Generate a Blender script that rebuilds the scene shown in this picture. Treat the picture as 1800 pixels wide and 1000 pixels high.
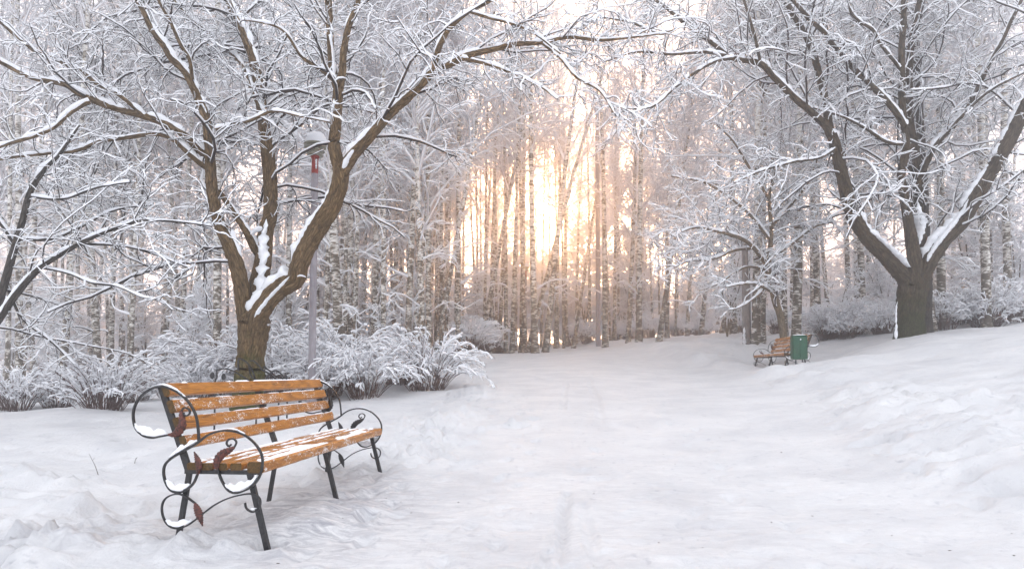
import bpy, math, random
import numpy as np
from mathutils import Vector

random.seed(7)
rng = np.random.default_rng(11)
for o in list(bpy.data.objects):
    bpy.data.objects.remove(o)
S = bpy.context.scene
COL = S.collection

# ------------------------------------------------------------------ camera
FPX, TH, CYP, CAMZ = 1100.0, 0.045, 605.5, 1.0
cd = bpy.data.cameras.new("camera")
cam = bpy.data.objects.new("camera", cd)
COL.objects.link(cam)
cam.location = (0, 0, CAMZ)
cam.rotation_euler = (math.pi / 2 + TH, 0, 0)
cd.sensor_width = 36
cd.lens = 36 * FPX / 1800
cd.shift_y = (CYP - 500) / 1800
cd.clip_end = 1500
S.camera = cam

# ------------------------------------------------------------------ sky
SUN_AZ = math.radians(3.38)          # to the right of +Y
SUN_EL = math.radians(14.1)
SUNDIR = Vector((math.sin(SUN_AZ) * math.cos(SUN_EL), math.cos(SUN_AZ) * math.cos(SUN_EL), math.sin(SUN_EL)))
w = bpy.data.worlds.new("World")
S.world = w
w.use_nodes = True
nt = w.node_tree
nt.nodes.clear()
N = nt.nodes.new


def LK(a, b):
    nt.links.new(a, b)


out = N("ShaderNodeOutputWorld")
sky = N("ShaderNodeTexSky")
sky.sky_type = 'NISHITA'
sky.sun_disc = False
sky.sun_elevation = SUN_EL
sky.sun_rotation = SUN_AZ
hs = N("ShaderNodeHueSaturation")
hs.inputs['Saturation'].default_value = 0.15
LK(sky.outputs[0], hs.inputs['Color'])
bgs = N("ShaderNodeBackground")
bgs.inputs[1].default_value = 0.06
LK(hs.outputs[0], bgs.inputs[0])
bgo = N("ShaderNodeBackground")           # the cloud layer
bgo.inputs[0].default_value = (0.90, 0.935, 1.0, 1)
bgo.inputs[1].default_value = 0.92
geo = N("ShaderNodeNewGeometry")
dot = N("ShaderNodeVectorMath")
dot.operation = 'DOT_PRODUCT'
tcw = N("ShaderNodeTexCoord")
nrmv = N("ShaderNodeVectorMath")
nrmv.operation = 'NORMALIZE'
LK(tcw.outputs['Generated'], nrmv.inputs[0])
LK(nrmv.outputs[0], dot.inputs[0])
dot.inputs[1].default_value = SUNDIR
mx = N("ShaderNodeMath")
mx.operation = 'MAXIMUM'
LK(dot.outputs['Value'], mx.inputs[0])
mx.inputs[1].default_value = 0.0


def lobe(p, col, k):
    a = N("ShaderNodeMath")
    a.operation = 'POWER'
    LK(mx.outputs[0], a.inputs[0])
    a.inputs[1].default_value = p
    m = N("ShaderNodeMath")
    m.operation = 'MULTIPLY'
    LK(a.outputs[0], m.inputs[0])
    m.inputs[1].default_value = k
    b = N("ShaderNodeBackground")
    b.inputs[0].default_value = (*col, 1)
    LK(m.outputs[0], b.inputs[1])
    return b




def power(p):
    a = N("ShaderNodeMath")
    a.operation = 'POWER'
    LK(mx.outputs[0], a.inputs[0])
    a.inputs[1].default_value = p
    return a.outputs[0]


# the cloud warms towards the low sun: lilac white, then rose, then amber
colr = (0.90, 0.935, 1.0, 1)
prev = None
for p, c in ((7, (1.0, .77, .70, 1)), (24, (1.0, .50, .33, 1)), (110, (1.1, .46, .15, 1))):
    m = N("ShaderNodeMix")
    m.data_type = 'RGBA'
    LK(power(p), m.inputs[0])
    if prev is None: m.inputs[6].default_value = colr
    else: LK(prev, m.inputs[6])
    m.inputs[7].default_value = c
    prev = m.outputs[2]
LK(prev, bgo.inputs[0])
acc = N("ShaderNodeAddShader")
LK(bgs.outputs[0], acc.inputs[0])
LK(bgo.outputs[0], acc.inputs[1])
# veiled sun: a small bright core in the cloud
for p, col, k in ((3000, (1, 0.90, 0.60), 16.0), (500, (1, 0.60, 0.17), 2.6), (60, (1, 0.40, 0.11), 1.5)):
    b = lobe(p, col, k)
    a2 = N("ShaderNodeAddShader")
    LK(acc.outputs[0], a2.inputs[0])
    LK(b.outputs[0], a2.inputs[1])
    acc = a2
LK(acc.outputs[0], out.inputs[0])

sl = bpy.data.lights.new("sun", 'SUN')
sl.energy = 5.0
sl.angle = math.radians(10)
sl.color = (1, 0.50, 0.20)
so = bpy.data.objects.new("sun", sl)
COL.objects.link(so)
so.rotation_euler = (-SUNDIR).to_track_quat('-Z', 'Y').to_euler()

S.view_settings.view_transform = 'Standard'
S.view_settings.look = 'None'
S.view_settings.gamma = 1
S.view_settings.exposure = 0.83
S.view_settings.use_curve_mapping = False
S.render.engine = 'CYCLES'
cy = S.cycles
cy.use_adaptive_sampling = True
cy.adaptive_threshold = 0.03
cy.max_bounces = 10
cy.diffuse_bounces = 8
cy.glossy_bounces = 2
cy.transmission_bounces = 3
cy.volume_bounces = 1
cy.caustics_reflective = False
cy.caustics_refractive = False
cy.use_denoising = True
try:
    cy.denoiser = 'OPENIMAGEDENOISE'
    cy.denoising_input_passes = 'RGB_ALBEDO_NORMAL'
    cy.denoising_prefilter = 'ACCURATE'
except Exception:
    pass


# ------------------------------------------------------------------ helpers
def W(px, py, d):
    """world point seen at photo pixel (px, py) at distance d along +Y"""
    dx = (px - 900) / FPX
    dz = (CYP - py) / FPX
    v = np.array([dx, math.cos(TH) - dz * math.sin(TH), math.sin(TH) + dz * math.cos(TH)])
    return v * (d / v[1]) + np.array([0, 0, CAMZ])


def tag(o, label=None, cat=None, group=None, kind=None):
    if label: o['label'] = label
    if cat: o['category'] = cat
    if group: o['group'] = group
    if kind: o['kind'] = kind
    return o


def empty(name, loc, rz=0.0):
    o = bpy.data.objects.new(name, None)
    o.location = loc
    o.rotation_euler = (0, 0, rz)
    o.empty_display_size = .2
    COL.objects.link(o)
    return o


def mesh_np(name, V, quads=None, tris=None, mat=None, smooth=True, tc=None):
    me = bpy.data.meshes.new(name)
    V = np.asarray(V, dtype=np.float32)
    fl, starts, tot = [], [], []
    n = 0
    if quads is not None and len(quads):
        q = np.asarray(quads, dtype=np.int32)
        fl.append(q.ravel()); starts.append(np.arange(len(q)) * 4 + n); tot.append(np.full(len(q), 4)); n += len(q) * 4
    if tris is not None and len(tris):
        t = np.asarray(tris, dtype=np.int32)
        fl.append(t.ravel()); starts.append(np.arange(len(t)) * 3 + n); tot.append(np.full(len(t), 3)); n += len(t) * 3
    me.vertices.add(len(V))
    me.vertices.foreach_set('co', V.ravel())
    me.loops.add(n)
    me.loops.foreach_set('vertex_index', np.concatenate(fl).astype(np.int32))
    st = np.concatenate(starts).astype(np.int32)
    me.polygons.add(len(st))
    me.polygons.foreach_set('loop_start', st)
    me.polygons.foreach_set('use_smooth', np.full(len(st), bool(smooth)))
    me.update(calc_edges=True)
    me.validate()
    if tc is not None:
        at = me.attributes.new('tc', 'FLOAT_VECTOR', 'POINT')
        at.data.foreach_set('vector', np.asarray(tc, dtype=np.float32).ravel())
    if mat: me.materials.append(mat)
    return me


def obj(name, me, parent=None, loc=None):
    o = bpy.data.objects.new(name, me)
    if parent is not None: o.parent = parent
    if loc is not None: o.location = loc
    COL.objects.link(o)
    return o


class Geo:
    """collects vertices / quads / tris"""
    def __init__(s):
        s.V, s.Q, s.T, s.C, s.n = [], [], [], [], 0

    def add(s, V, Q=None, T=None, C=None):
        V = np.asarray(V, float).reshape(-1, 3)
        if Q is not None and len(Q): s.Q.append(np.asarray(Q, int) + s.n)
        if T is not None and len(T): s.T.append(np.asarray(T, int) + s.n)
        s.V.append(V)
        s.C.append(np.asarray(C, float).reshape(-1, 3) if C is not None else V)
        s.n += len(V)

    def mesh(s, name, mat, smooth=True):
        V = np.concatenate(s.V) if s.V else np.zeros((0, 3))
        return mesh_np(name, V, np.concatenate(s.Q) if s.Q else None, np.concatenate(s.T) if s.T else None, mat, smooth, np.concatenate(s.C))

    def obj(s, name, mat, parent=None, smooth=True):
        return obj(name, s.mesh(name, mat, smooth), parent)


def nz(v):
    return v / np.maximum(np.linalg.norm(v, axis=-1, keepdims=True), 1e-9)


def frames(P):
    T = np.gradient(P, axis=-2)
    T = nz(T)
    up = np.zeros_like(T); up[..., 2] = 1
    sd = np.cross(T, up)
    bad = np.linalg.norm(sd, axis=-1) < 0.05
    sd[bad] = [1, 0.1, 0]
    sd = nz(sd - T * np.sum(sd * T, -1, keepdims=True))
    nr = np.cross(sd, T)
    return T, sd, nr


def tubes(g, P, A, B=None, off=None, sides=3, noise=0.0, tc=False, cap=False):
    """P (N,n,3) centrelines, A (N,n) lateral radius, B (N,n) height radius, off (N,n) lift along the upward normal"""
    P = np.asarray(P, float)
    if P.ndim == 2:
        P = P[None]; A = np.asarray(A)[None]
        if B is not None: B = np.asarray(B)[None]
        if off is not None: off = np.asarray(off)[None]
    A = np.broadcast_to(A, P.shape[:2])
    B = A if B is None else np.broadcast_to(B, P.shape[:2])
    T, sd, nr = frames(P)
    c = P if off is None else P + nr * off[..., None]
    Nn, n = P.shape[:2]
    th = np.arange(sides) / sides * 2 * np.pi + (np.pi / 2 if sides == 3 else 0)
    ct, st = np.cos(th), np.sin(th)
    k = 1.0
    if noise:
        k = 1 + noise * rng.normal(size=(Nn, n, sides))
    X = (A[..., None] * ct * k)[..., None] * sd[:, :, None, :] + (B[..., None] * st * k)[..., None] * nr[:, :, None, :]
    V = c[:, :, None, :] + X
    seg = np.linalg.norm(np.diff(P, axis=1), axis=-1)
    al = np.concatenate([np.zeros((Nn, 1)), np.cumsum(seg, 1)], 1)
    C = np.stack([A[..., None] * ct, B[..., None] * st, np.broadcast_to(al[..., None], (Nn, n, sides))], -1) if tc else None
    i = np.arange(Nn)[:, None, None] * n * sides
    j = np.arange(n - 1)[None, :, None] * sides
    s0 = np.arange(sides)[None, None, :]
    s1 = (s0 + 1) % sides
    Q = np.stack([i + j + s0, i + j + s1, i + j + sides + s1, i + j + sides + s0], -1).reshape(-1, 4)
    T_ = None
    if cap:
        tri = []
        for a in range(Nn):
            for base, rev in ((a * n * sides, True), (a * n * sides + (n - 1) * sides, False)):
                for q in range(1, sides - 1):
                    tri.append((base, base + q + 1, base + q) if rev else (base, base + q, base + q + 1))
        T_ = tri
    g.add(V, Q, T_, C if C is not None else None)


def spline(pts, n=None, step=None):
    """Catmull-Rom through pts (k,m) resampled evenly"""
    p = np.asarray(pts, float)
    if len(p) < 3:
        d = np.linalg.norm(p[1] - p[0])
        n = n or max(2, int(d / step) + 1)
        t = np.linspace(0, 1, n)[:, None]
        return p[0] * (1 - t) + p[1] * t
    e = np.concatenate([[2 * p[0] - p[1]], p, [2 * p[-1] - p[-2]]])
    o = []
    for i in range(1, len(e) - 2):
        for t in np.linspace(0, 1, 9)[:-1]:
            a, b, c, d = e[i - 1], e[i], e[i + 1], e[i + 2]
            o.append(0.5 * (2 * b + (c - a) * t + (2 * a - 5 * b + 4 * c - d) * t * t + (3 * b - a - 3 * c + d) * t ** 3))
    o.append(p[-1])
    o = np.array(o)
    L = np.concatenate([[0], np.cumsum(np.linalg.norm(np.diff(o[:, :3], axis=0), axis=1))])
    if n is None: n = max(3, int(L[-1] / step) + 1)
    s = np.linspace(0, L[-1], n)
    return np.stack([np.interp(s, L, o[:, k]) for k in range(o.shape[1])], 1)


def box(g, c, s, R=None, bev=0.0):
    """box with small chamfered vertical+horizontal edges"""
    hx, hy, hz = s[0] / 2, s[1] / 2, s[2] / 2
    b = min(bev, hx * .9, hy * .9, hz * .9)
    if b <= 0:
        V = np.array([(x, y, z) for x in (-hx, hx) for y in (-hy, hy) for z in (-hz, hz)])
        Q = [(0, 1, 3, 2), (4, 6, 7, 5), (0, 4, 5, 1), (2, 3, 7, 6), (0, 2, 6, 4), (1, 5, 7, 3)]
        T = None
    else:
        V, Q, T = [], [], []
        idx = {}
        for sx in (-1, 1):
            for sy in (-1, 1):
                for sz in (-1, 1):
                    for ax in range(3):
                        v = [sx * (hx - b), sy * (hy - b), sz * (hz - b)]
                        v[ax] = (sx * hx, sy * hy, sz * hz)[ax]
                        idx[(sx, sy, sz, ax)] = len(V); V.append(v)
                    a, bb, c2 = [idx[(sx, sy, sz, k)] for k in range(3)]
                    T.append((a, bb, c2) if sx * sy * sz > 0 else (a, c2, bb))
        def f(keys, ctr):
            q = [idx[k] for k in keys]
            P = np.array([V[i] for i in q], float)
            nn = np.cross(P[1] - P[0], P[2] - P[0])
            if nn @ (P.mean(0)) < 0: q = q[::-1]
            Q.append(q)
        for s1 in (-1, 1):
            f([(s1, a, c2, 0) for a, c2 in ((-1, -1), (1, -1), (1, 1), (-1, 1))], 0)
            f([(a, s1, c2, 1) for a, c2 in ((-1, -1), (1, -1), (1, 1), (-1, 1))], 0)
            f([(a, c2, s1, 2) for a, c2 in ((-1, -1), (1, -1), (1, 1), (-1, 1))], 0)
        for a in (-1, 1):
            for c2 in (-1, 1):
                f([(a, c2, -1, 0), (a, c2, 1, 0), (a, c2, 1, 1), (a, c2, -1, 1)], 0)
                f([(a, -1, c2, 0), (a, 1, c2, 0), (a, 1, c2, 2), (a, -1, c2, 2)], 0)
                f([(-1, a, c2, 1), (1, a, c2, 1), (1, a, c2, 2), (-1, a, c2, 2)], 0)
        V = np.array(V, float)
    if R is not None: V = V @ np.asarray(R).T
    g.add(V + np.asarray(c), Q, T)


def lathe(g, prof, c=(0, 0, 0), n=20, wob=0.0):
    """prof: (r,z) list"""
    pr = np.array(prof, float)
    th = np.arange(n) / n * 2 * np.pi
    r = pr[:, 0][:, None] * (1 + wob * rng.normal(size=(len(pr), n)))
    V = np.stack([r * np.cos(th), r * np.sin(th), np.broadcast_to(pr[:, 1][:, None], (len(pr), n))], -1) + np.asarray(c)
    i = np.arange(len(pr) - 1)[:, None] * n
    j = np.arange(n)[None]
    j1 = (j + 1) % n
    g.add(V, np.stack([i + j, i + j1, i + n + j1, i + n + j], -1).reshape(-1, 4))


# value noise --------------------------------------------------------
_lat = rng.random((256, 256))


def vnoise(x, y):
    xi, yi = np.floor(x).astype(int), np.floor(y).astype(int)
    fx, fy = x - xi, y - yi
    fx = fx * fx * fx * (fx * (fx * 6 - 15) + 10); fy = fy * fy * fy * (fy * (fy * 6 - 15) + 10)
    a = _lat[xi & 255, yi & 255]; b = _lat[(xi + 1) & 255, yi & 255]
    c = _lat[xi & 255, (yi + 1) & 255]; d = _lat[(xi + 1) & 255, (yi + 1) & 255]
    return (a * (1 - fx) + b * fx) * (1 - fy) + (c * (1 - fx) + d * fx) * fy - .5


def fbm(x, y, f, o=4, g=.5):
    r, a = 0, 1.0
    for k in range(o):
        cs, sn = math.cos(k * 1.1), math.sin(k * 1.1)
        r = r + a * vnoise((x * cs - y * sn) * f + 17.3 * k, (x * sn + y * cs) * f + 5.1 * k)
        a *= g; f *= 2.03
    return r


def sstep(a, b, x):
    t = np.clip((x - a) / (b - a), 0, 1)
    return t * t * (3 - 2 * t)


# ------------------------------------------------------------------ materials
def mat(name, rough=.7, spec=.3):
    m = bpy.data.materials.new(name)
    m.use_nodes = True
    n = m.node_tree.nodes
    b = n['Principled BSDF']
    b.inputs['Roughness'].default_value = rough
    b.inputs['Specular IOR Level'].default_value = spec
    return m, m.node_tree, b


def nd(t, typ, **kw):
    x = t.nodes.new(typ)
    for k, v in kw.items():
        if hasattr(x, k): setattr(x, k, v)
        else: x.inputs[k.replace('_', ' ')].default_value = v
    return x


def ramp(t, src, stops):
    r = t.nodes.new('ShaderNodeValToRGB')
    e = r.color_ramp.elements
    while len(e) < len(stops): e.new(.5)
    for i, (p, c) in enumerate(stops):
        e[i].position = p
        e[i].color = (*c, 1) if len(c) == 3 else c
    t.links.new(src, r.inputs[0])
    return r


def bump(t, b, src, strength, dist):
    x = t.nodes.new('ShaderNodeBump')
    x.inputs['Strength'].default_value = strength
    x.inputs['Distance'].default_value = dist
    t.links.new(src, x.inputs['Height'])
    t.links.new(x.outputs[0], b.inputs['Normal'])
    return x


def noise(t, scale, detail=4, rough=.55, vec=None, dist=0.0):
    x = t.nodes.new('ShaderNodeTexNoise')
    x.inputs['Scale'].default_value = scale
    x.inputs['Detail'].default_value = detail
    x.inputs['Roughness'].default_value = rough
    x.inputs['Distortion'].default_value = dist
    if vec is not None: t.links.new(vec, x.inputs['Vector'])
    return x


def scaled(t, src, s):
    m = t.nodes.new('ShaderNodeMapping')
    m.inputs['Scale'].default_value = s
    t.links.new(src, m.inputs['Vector'])
    return m.outputs[0]


def simple_snow(name, col=(.86, .87, .9), sc=60, st=.35, dist=.004):
    m, t, b = mat(name, .75, .25)
    b.inputs['Base Color'].default_value = (*col, 1)
    if sc:
        co = t.nodes.new('ShaderNodeTexCoord')
        n_ = noise(t, sc, 3, .6, co.outputs['Object'])
        bump(t, b, n_.outputs[0], st, dist)
    return m


M_snow = simple_snow('snow_clump')
M_snowtwig = simple_snow('snow_on_twigs', (.88, .885, .91), 0)

# ground snow
M_ground, t, b = mat('packed_snow', .65, .3)
co = t.nodes.new('ShaderNodeTexCoord').outputs['Object']
n1 = noise(t, 1.3, 6, .6, scaled(t, co, (1, 1.2, 1)), .6)
n2 = noise(t, 14, 5, .65, co, .4)
c1 = ramp(t, n1.outputs[0], [(.3, (.56, .56, .575)), (.62, (.67, .665, .67))])
c2 = ramp(t, n2.outputs[0], [(.26, (.74, .75, .78)), (.42, (1, 1, 1))])
mxc = nd(t, 'ShaderNodeMix', data_type='RGBA', blend_type='MULTIPLY')
mxc.inputs[0].default_value = 1
t.links.new(c1.outputs[0], mxc.inputs[6]); t.links.new(c2.outputs[0], mxc.inputs[7])
# grey slush trampled by the bench
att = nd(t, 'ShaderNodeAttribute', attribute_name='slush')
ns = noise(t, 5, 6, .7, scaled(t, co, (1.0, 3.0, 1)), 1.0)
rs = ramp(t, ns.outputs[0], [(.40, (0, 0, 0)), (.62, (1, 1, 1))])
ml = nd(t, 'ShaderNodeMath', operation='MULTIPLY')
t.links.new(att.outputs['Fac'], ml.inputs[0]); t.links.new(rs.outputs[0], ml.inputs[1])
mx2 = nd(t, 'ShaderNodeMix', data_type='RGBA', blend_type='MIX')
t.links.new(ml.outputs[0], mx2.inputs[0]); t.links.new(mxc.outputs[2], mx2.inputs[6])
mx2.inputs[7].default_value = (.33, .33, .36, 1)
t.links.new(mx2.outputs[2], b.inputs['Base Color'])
nb = noise(t, 9, 8, .68, scaled(t, co, (1.25, 1, 1)), .3)
nb2 = noise(t, 55, 5, .7, co)
ad = nd(t, 'ShaderNodeMath', operation='MULTIPLY_ADD')
t.links.new(nb2.outputs[0], ad.inputs[0]); ad.inputs[1].default_value = .28; t.links.new(nb.outputs[0], ad.inputs[2])
bump(t, b, ad.outputs[0], .6, .035)


def bark_mat(name, dark, light, moss=None, sc=26, mossz=1.3):
    m, t, b = mat(name, .9, .15)
    a = nd(t, 'ShaderNodeAttribute', attribute_name='tc').outputs['Vector']
    v = scaled(t, a, (1, 1, .22))
    n1 = noise(t, sc, 6, .65, v, 1.2)
    vo = nd(t, 'ShaderNodeTexVoronoi', feature='DISTANCE_TO_EDGE')
    vo.inputs['Scale'].default_value = sc * 1.1
    t.links.new(v, vo.inputs['Vector'])
    r = ramp(t, n1.outputs[0], [(.33, dark), (.66, light)])
    rv = ramp(t, vo.outputs['Distance'], [(.0, (.45, .42, .4)), (.16, (1, 1, 1))])
    mm = nd(t, 'ShaderNodeMix', data_type='RGBA', blend_type='MULTIPLY')
    mm.inputs[0].default_value = .8
    t.links.new(r.outputs[0], mm.inputs[6]); t.links.new(rv.outputs[0], mm.inputs[7])
    last = mm.outputs[2]
    g = t.nodes.new('ShaderNodeTexCoord').outputs['Object']
    if moss:
        sp = nd(t, 'ShaderNodeSeparateXYZ')
        t.links.new(g, sp.inputs[0])
        nm = noise(t, 4, 5, .7, g)
        ma = nd(t, 'ShaderNodeMath', operation='MULTIPLY_ADD')
        t.links.new(nm.outputs[0], ma.inputs[0]); ma.inputs[1].default_value = 2.2
        mb = nd(t, 'ShaderNodeMath', operation='MULTIPLY_ADD')
        t.links.new(sp.outputs[2], mb.inputs[0]); mb.inputs[1].default_value = -1.0 / mossz; mb.inputs[2].default_value = -.15
        t.links.new(mb.outputs[0], ma.inputs[2])
        rm = ramp(t, ma.outputs[0], [(.1, (0, 0, 0)), (.75, (1, 1, 1))])
        mg = nd(t, 'ShaderNodeMix', data_type='RGBA', blend_type='MIX')
        t.links.new(rm.outputs[0], mg.inputs[0]); t.links.new(last, mg.inputs[6])
        mc = nd(t, 'ShaderNodeMix', data_type='RGBA', blend_type='MULTIPLY')
        mc.inputs[0].default_value = 1
        t.links.new(rv.outputs[0], mc.inputs[6]); mc.inputs[7].default_value = (*moss, 1)
        t.links.new(mc.outputs[2], mg.inputs[7])
        last = mg.outputs[2]
    t.links.new(last, b.inputs['Base Color'])
    hh = nd(t, 'ShaderNodeMath', operation='MULTIPLY_ADD')
    t.links.new(n1.outputs[0], hh.inputs[0]); hh.inputs[1].default_value = .6
    t.links.new(rv.outputs[0], hh.inputs[2])
    bump(t, b, hh.outputs[0], .9, .018)
    return m


M_bark = bark_mat('maple_bark', (.045, .032, .019), (.25, .17, .092), (.075, .082, .028))
M_barkR = bark_mat('old_maple_bark', (.030, .025, .019), (.14, .108, .072), (.050, .052, .022), 20, 1.6)
M_darkbark = bark_mat('dark_bark', (.035, .032, .030), (.10, .088, .075))
M_sapbark = bark_mat('young_tree_bark', (.13, .105, .08), (.30, .24, .17))
M_twig, t, b = mat('twig_bark', .85, .2)
b.inputs['Base Color'].default_value = (.042, .034, .032, 1)
M_birchtwig, t, b = mat('birch_twig', .85, .2)
b.inputs['Base Color'].default_value = (.66, .63, .64, 1)

M_birch, t, b = mat('birch_bark', .8, .2)
co = t.nodes.new('ShaderNodeTexCoord').outputs['Object']
inf = t.nodes.new('ShaderNodeObjectInfo')
av = nd(t, 'ShaderNodeVectorMath', operation='ADD')
t.links.new(co, av.inputs[0]); t.links.new(inf.outputs['Location'], av.inputs[1])
nA = noise(t, 3.2, 4, .6, scaled(t, av.outputs[0], (1, 1, 2.2)), .5)
nB = noise(t, 7, 3, .5, scaled(t, av.outputs[0], (1, 1, 5)), .3)
ml = nd(t, 'ShaderNodeMath', operation='MULTIPLY')
t.links.new(nA.outputs[0], ml.inputs[0]); t.links.new(nB.outputs[0], ml.inputs[1])
sp = nd(t, 'ShaderNodeSeparateXYZ'); t.links.new(co, sp.inputs[0])
mz = nd(t, 'ShaderNodeMapRange')
t.links.new(sp.outputs[2], mz.inputs[0])
mz.inputs[1].default_value = 0; mz.inputs[2].default_value = 5; mz.inputs[3].default_value = .085; mz.inputs[4].default_value = 0
ad = nd(t, 'ShaderNodeMath', operation='SUBTRACT')
t.links.new(ml.outputs[0], ad.inputs[0]); t.links.new(mz.outputs[0], ad.inputs[1])
rb = ramp(t, ad.outputs[0], [(.185, (.12, .10, .08)), (.215, (.30, .26, .21)), (.25, (.66, .63, .59)), (.4, (.76, .74, .71))])
t.links.new(rb.outputs[0], b.inputs['Base Color'])

# varnished orange wood with frost stuck on it
def wood(name, th):
    m_, t, b = mat(name, .42, .4)
    co = t.nodes.new('ShaderNodeTexCoord').outputs['Object']
    ng = noise(t, 5, 7, .62, scaled(t, co, (1.1, 9, 9)), 1.2)
    rg = ramp(t, ng.outputs[0], [(.26, (.10, .035, .008)), (.40, (.27, .10, .013)), (.55, (.42, .165, .022)), (.72, (.53, .23, .042))])
    nk = noise(t, 5, 3, .6, co)
    rk = ramp(t, nk.outputs[0], [(.25, (.6, .5, .4)), (.42, (1, 1, 1))])
    mw = nd(t, 'ShaderNodeMix', data_type='RGBA', blend_type='MULTIPLY'); mw.inputs[0].default_value = .8
    t.links.new(rg.outputs[0], mw.inputs[6]); t.links.new(rk.outputs[0], mw.inputs[7])
    nf = noise(t, 80, 5, .75, co, .6)
    nf2 = noise(t, 5.5, 4, .6, scaled(t, co, (1, 2, 2)), .5)
    mf = nd(t, 'ShaderNodeMath', operation='MULTIPLY_ADD')
    t.links.new(nf2.outputs[0], mf.inputs[0]); mf.inputs[1].default_value = .62; t.links.new(nf.outputs[0], mf.inputs[2])
    rf = ramp(t, mf.outputs[0], [(th, (0, 0, 0)), (th + .035, (1, 1, 1))])
    mw2 = nd(t, 'ShaderNodeMix', data_type='RGBA', blend_type='MIX')
    t.links.new(rf.outputs[0], mw2.inputs[0]); t.links.new(mw.outputs[2], mw2.inputs[6]); mw2.inputs[7].default_value = (.84, .85, .88, 1)
    t.links.new(mw2.outputs[2], b.inputs['Base Color'])
    mr = nd(t, 'ShaderNodeMapRange'); t.links.new(rf.outputs[0], mr.inputs[0]); mr.inputs[3].default_value = .42; mr.inputs[4].default_value = .85
    t.links.new(mr.outputs[0], b.inputs['Roughness'])
    hb = nd(t, 'ShaderNodeMath', operation='MULTIPLY_ADD')
    t.links.new(ng.outputs[0], hb.inputs[0]); hb.inputs[1].default_value = .25; t.links.new(rf.outputs[0], hb.inputs[2])
    bump(t, b, hb.outputs[0], .6, .004)
    return m_


M_wood = wood('orange_varnished_wood', .905)
M_woodclean = wood('orange_varnished_wood_bare', .975)

M_woodend, t, b = mat('dark_end_grain', .7, .3)
co = t.nodes.new('ShaderNodeTexCoord').outputs['Object']
ng = noise(t, 40, 4, .6, co, 2)
rg = ramp(t, ng.outputs[0], [(.3, (.045, .028, .010)), (.7, (.14, .075, .022))])
t.links.new(rg.outputs[0], b.inputs['Base Color'])

M_iron, t, b = mat('painted_iron', .5, .45)
b.inputs['Metallic'].default_value = .3
co = t.nodes.new('ShaderNodeTexCoord').outputs['Object']
n_ = noise(t, 45, 4, .65, co)
r_ = ramp(t, n_.outputs[0], [(.35, (.018, .018, .020)), (.70, (.050, .050, .053))])
t.links.new(r_.outputs[0], b.inputs['Base Color'])
bump(t, b, n_.outputs[0], .4, .003)

M_leaf, t, b = mat('rusty_iron_leaf', .6, .35)
co = t.nodes.new('ShaderNodeTexCoord').outputs['Object']
n_ = noise(t, 70, 4, .65, co)
r_ = ramp(t, n_.outputs[0], [(.36, (.025, .018, .017)), (.62, (.17, .055, .042))])
t.links.new(r_.outputs[0], b.inputs['Base Color'])
M_pole, t, b = mat('grey_painted_pole', .55, .35)
co = t.nodes.new('ShaderNodeTexCoord').outputs['Object']
n_ = noise(t, 14, 6, .7, scaled(t, co, (1, 1, .35)))
r_ = ramp(t, n_.outputs[0], [(.3, (.24, .22, .24)), (.72, (.40, .37, .40))])
t.links.new(r_.outputs[0], b.inputs['Base Color'])
M_concrete, t, b = mat('weathered_concrete', .9, .2)
co = t.nodes.new('ShaderNodeTexCoord').outputs['Object']
n_ = noise(t, 9, 6, .7, scaled(t, co, (1, 1, .4)))
r_ = ramp(t, n_.outputs[0], [(.3, (.15, .13, .12)), (.72, (.36, .32, .30))])
t.links.new(r_.outputs[0], b.inputs['Base Color'])
M_red, t, b = mat('brick_red_paint', .6, .3)
b.inputs['Base Color'].default_value = (.30, .055, .045, 1)
M_louver, t, b = mat('lamp_louver', .4, .4)
b.inputs['Base Color'].default_value = (.34, .33, .27, 1)
M_glassy, t, b = mat('lamp_glass', .25, .5)
b.inputs['Base Color'].default_value = (.62, .60, .52, 1)
b.inputs['Transmission Weight'].default_value = .3
M_green, t, b = mat('green_enamel', .45, .45)
co = t.nodes.new('ShaderNodeTexCoord').outputs['Object']
n_ = noise(t, 12, 5, .7, co)
r_ = ramp(t, n_.outputs[0], [(.3, (.005, .048, .024)), (.72, (.011, .105, .050))])
t.links.new(r_.outputs[0], b.inputs['Base Color'])
M_pinkbin, t, b = mat('faded_maroon_paint', .6, .3)
b.inputs['Base Color'].default_value = (.20, .10, .11, 1)
M_shrub, t, b = mat('shrub_stem', .85, .2)
b.inputs['Base Color'].default_value = (.14, .092, .08, 1)
M_debris, t, b = mat('dead_leaf_bits', .9, .1)
b.inputs['Base Color'].default_value = (.10, .075, .06, 1)

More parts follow.
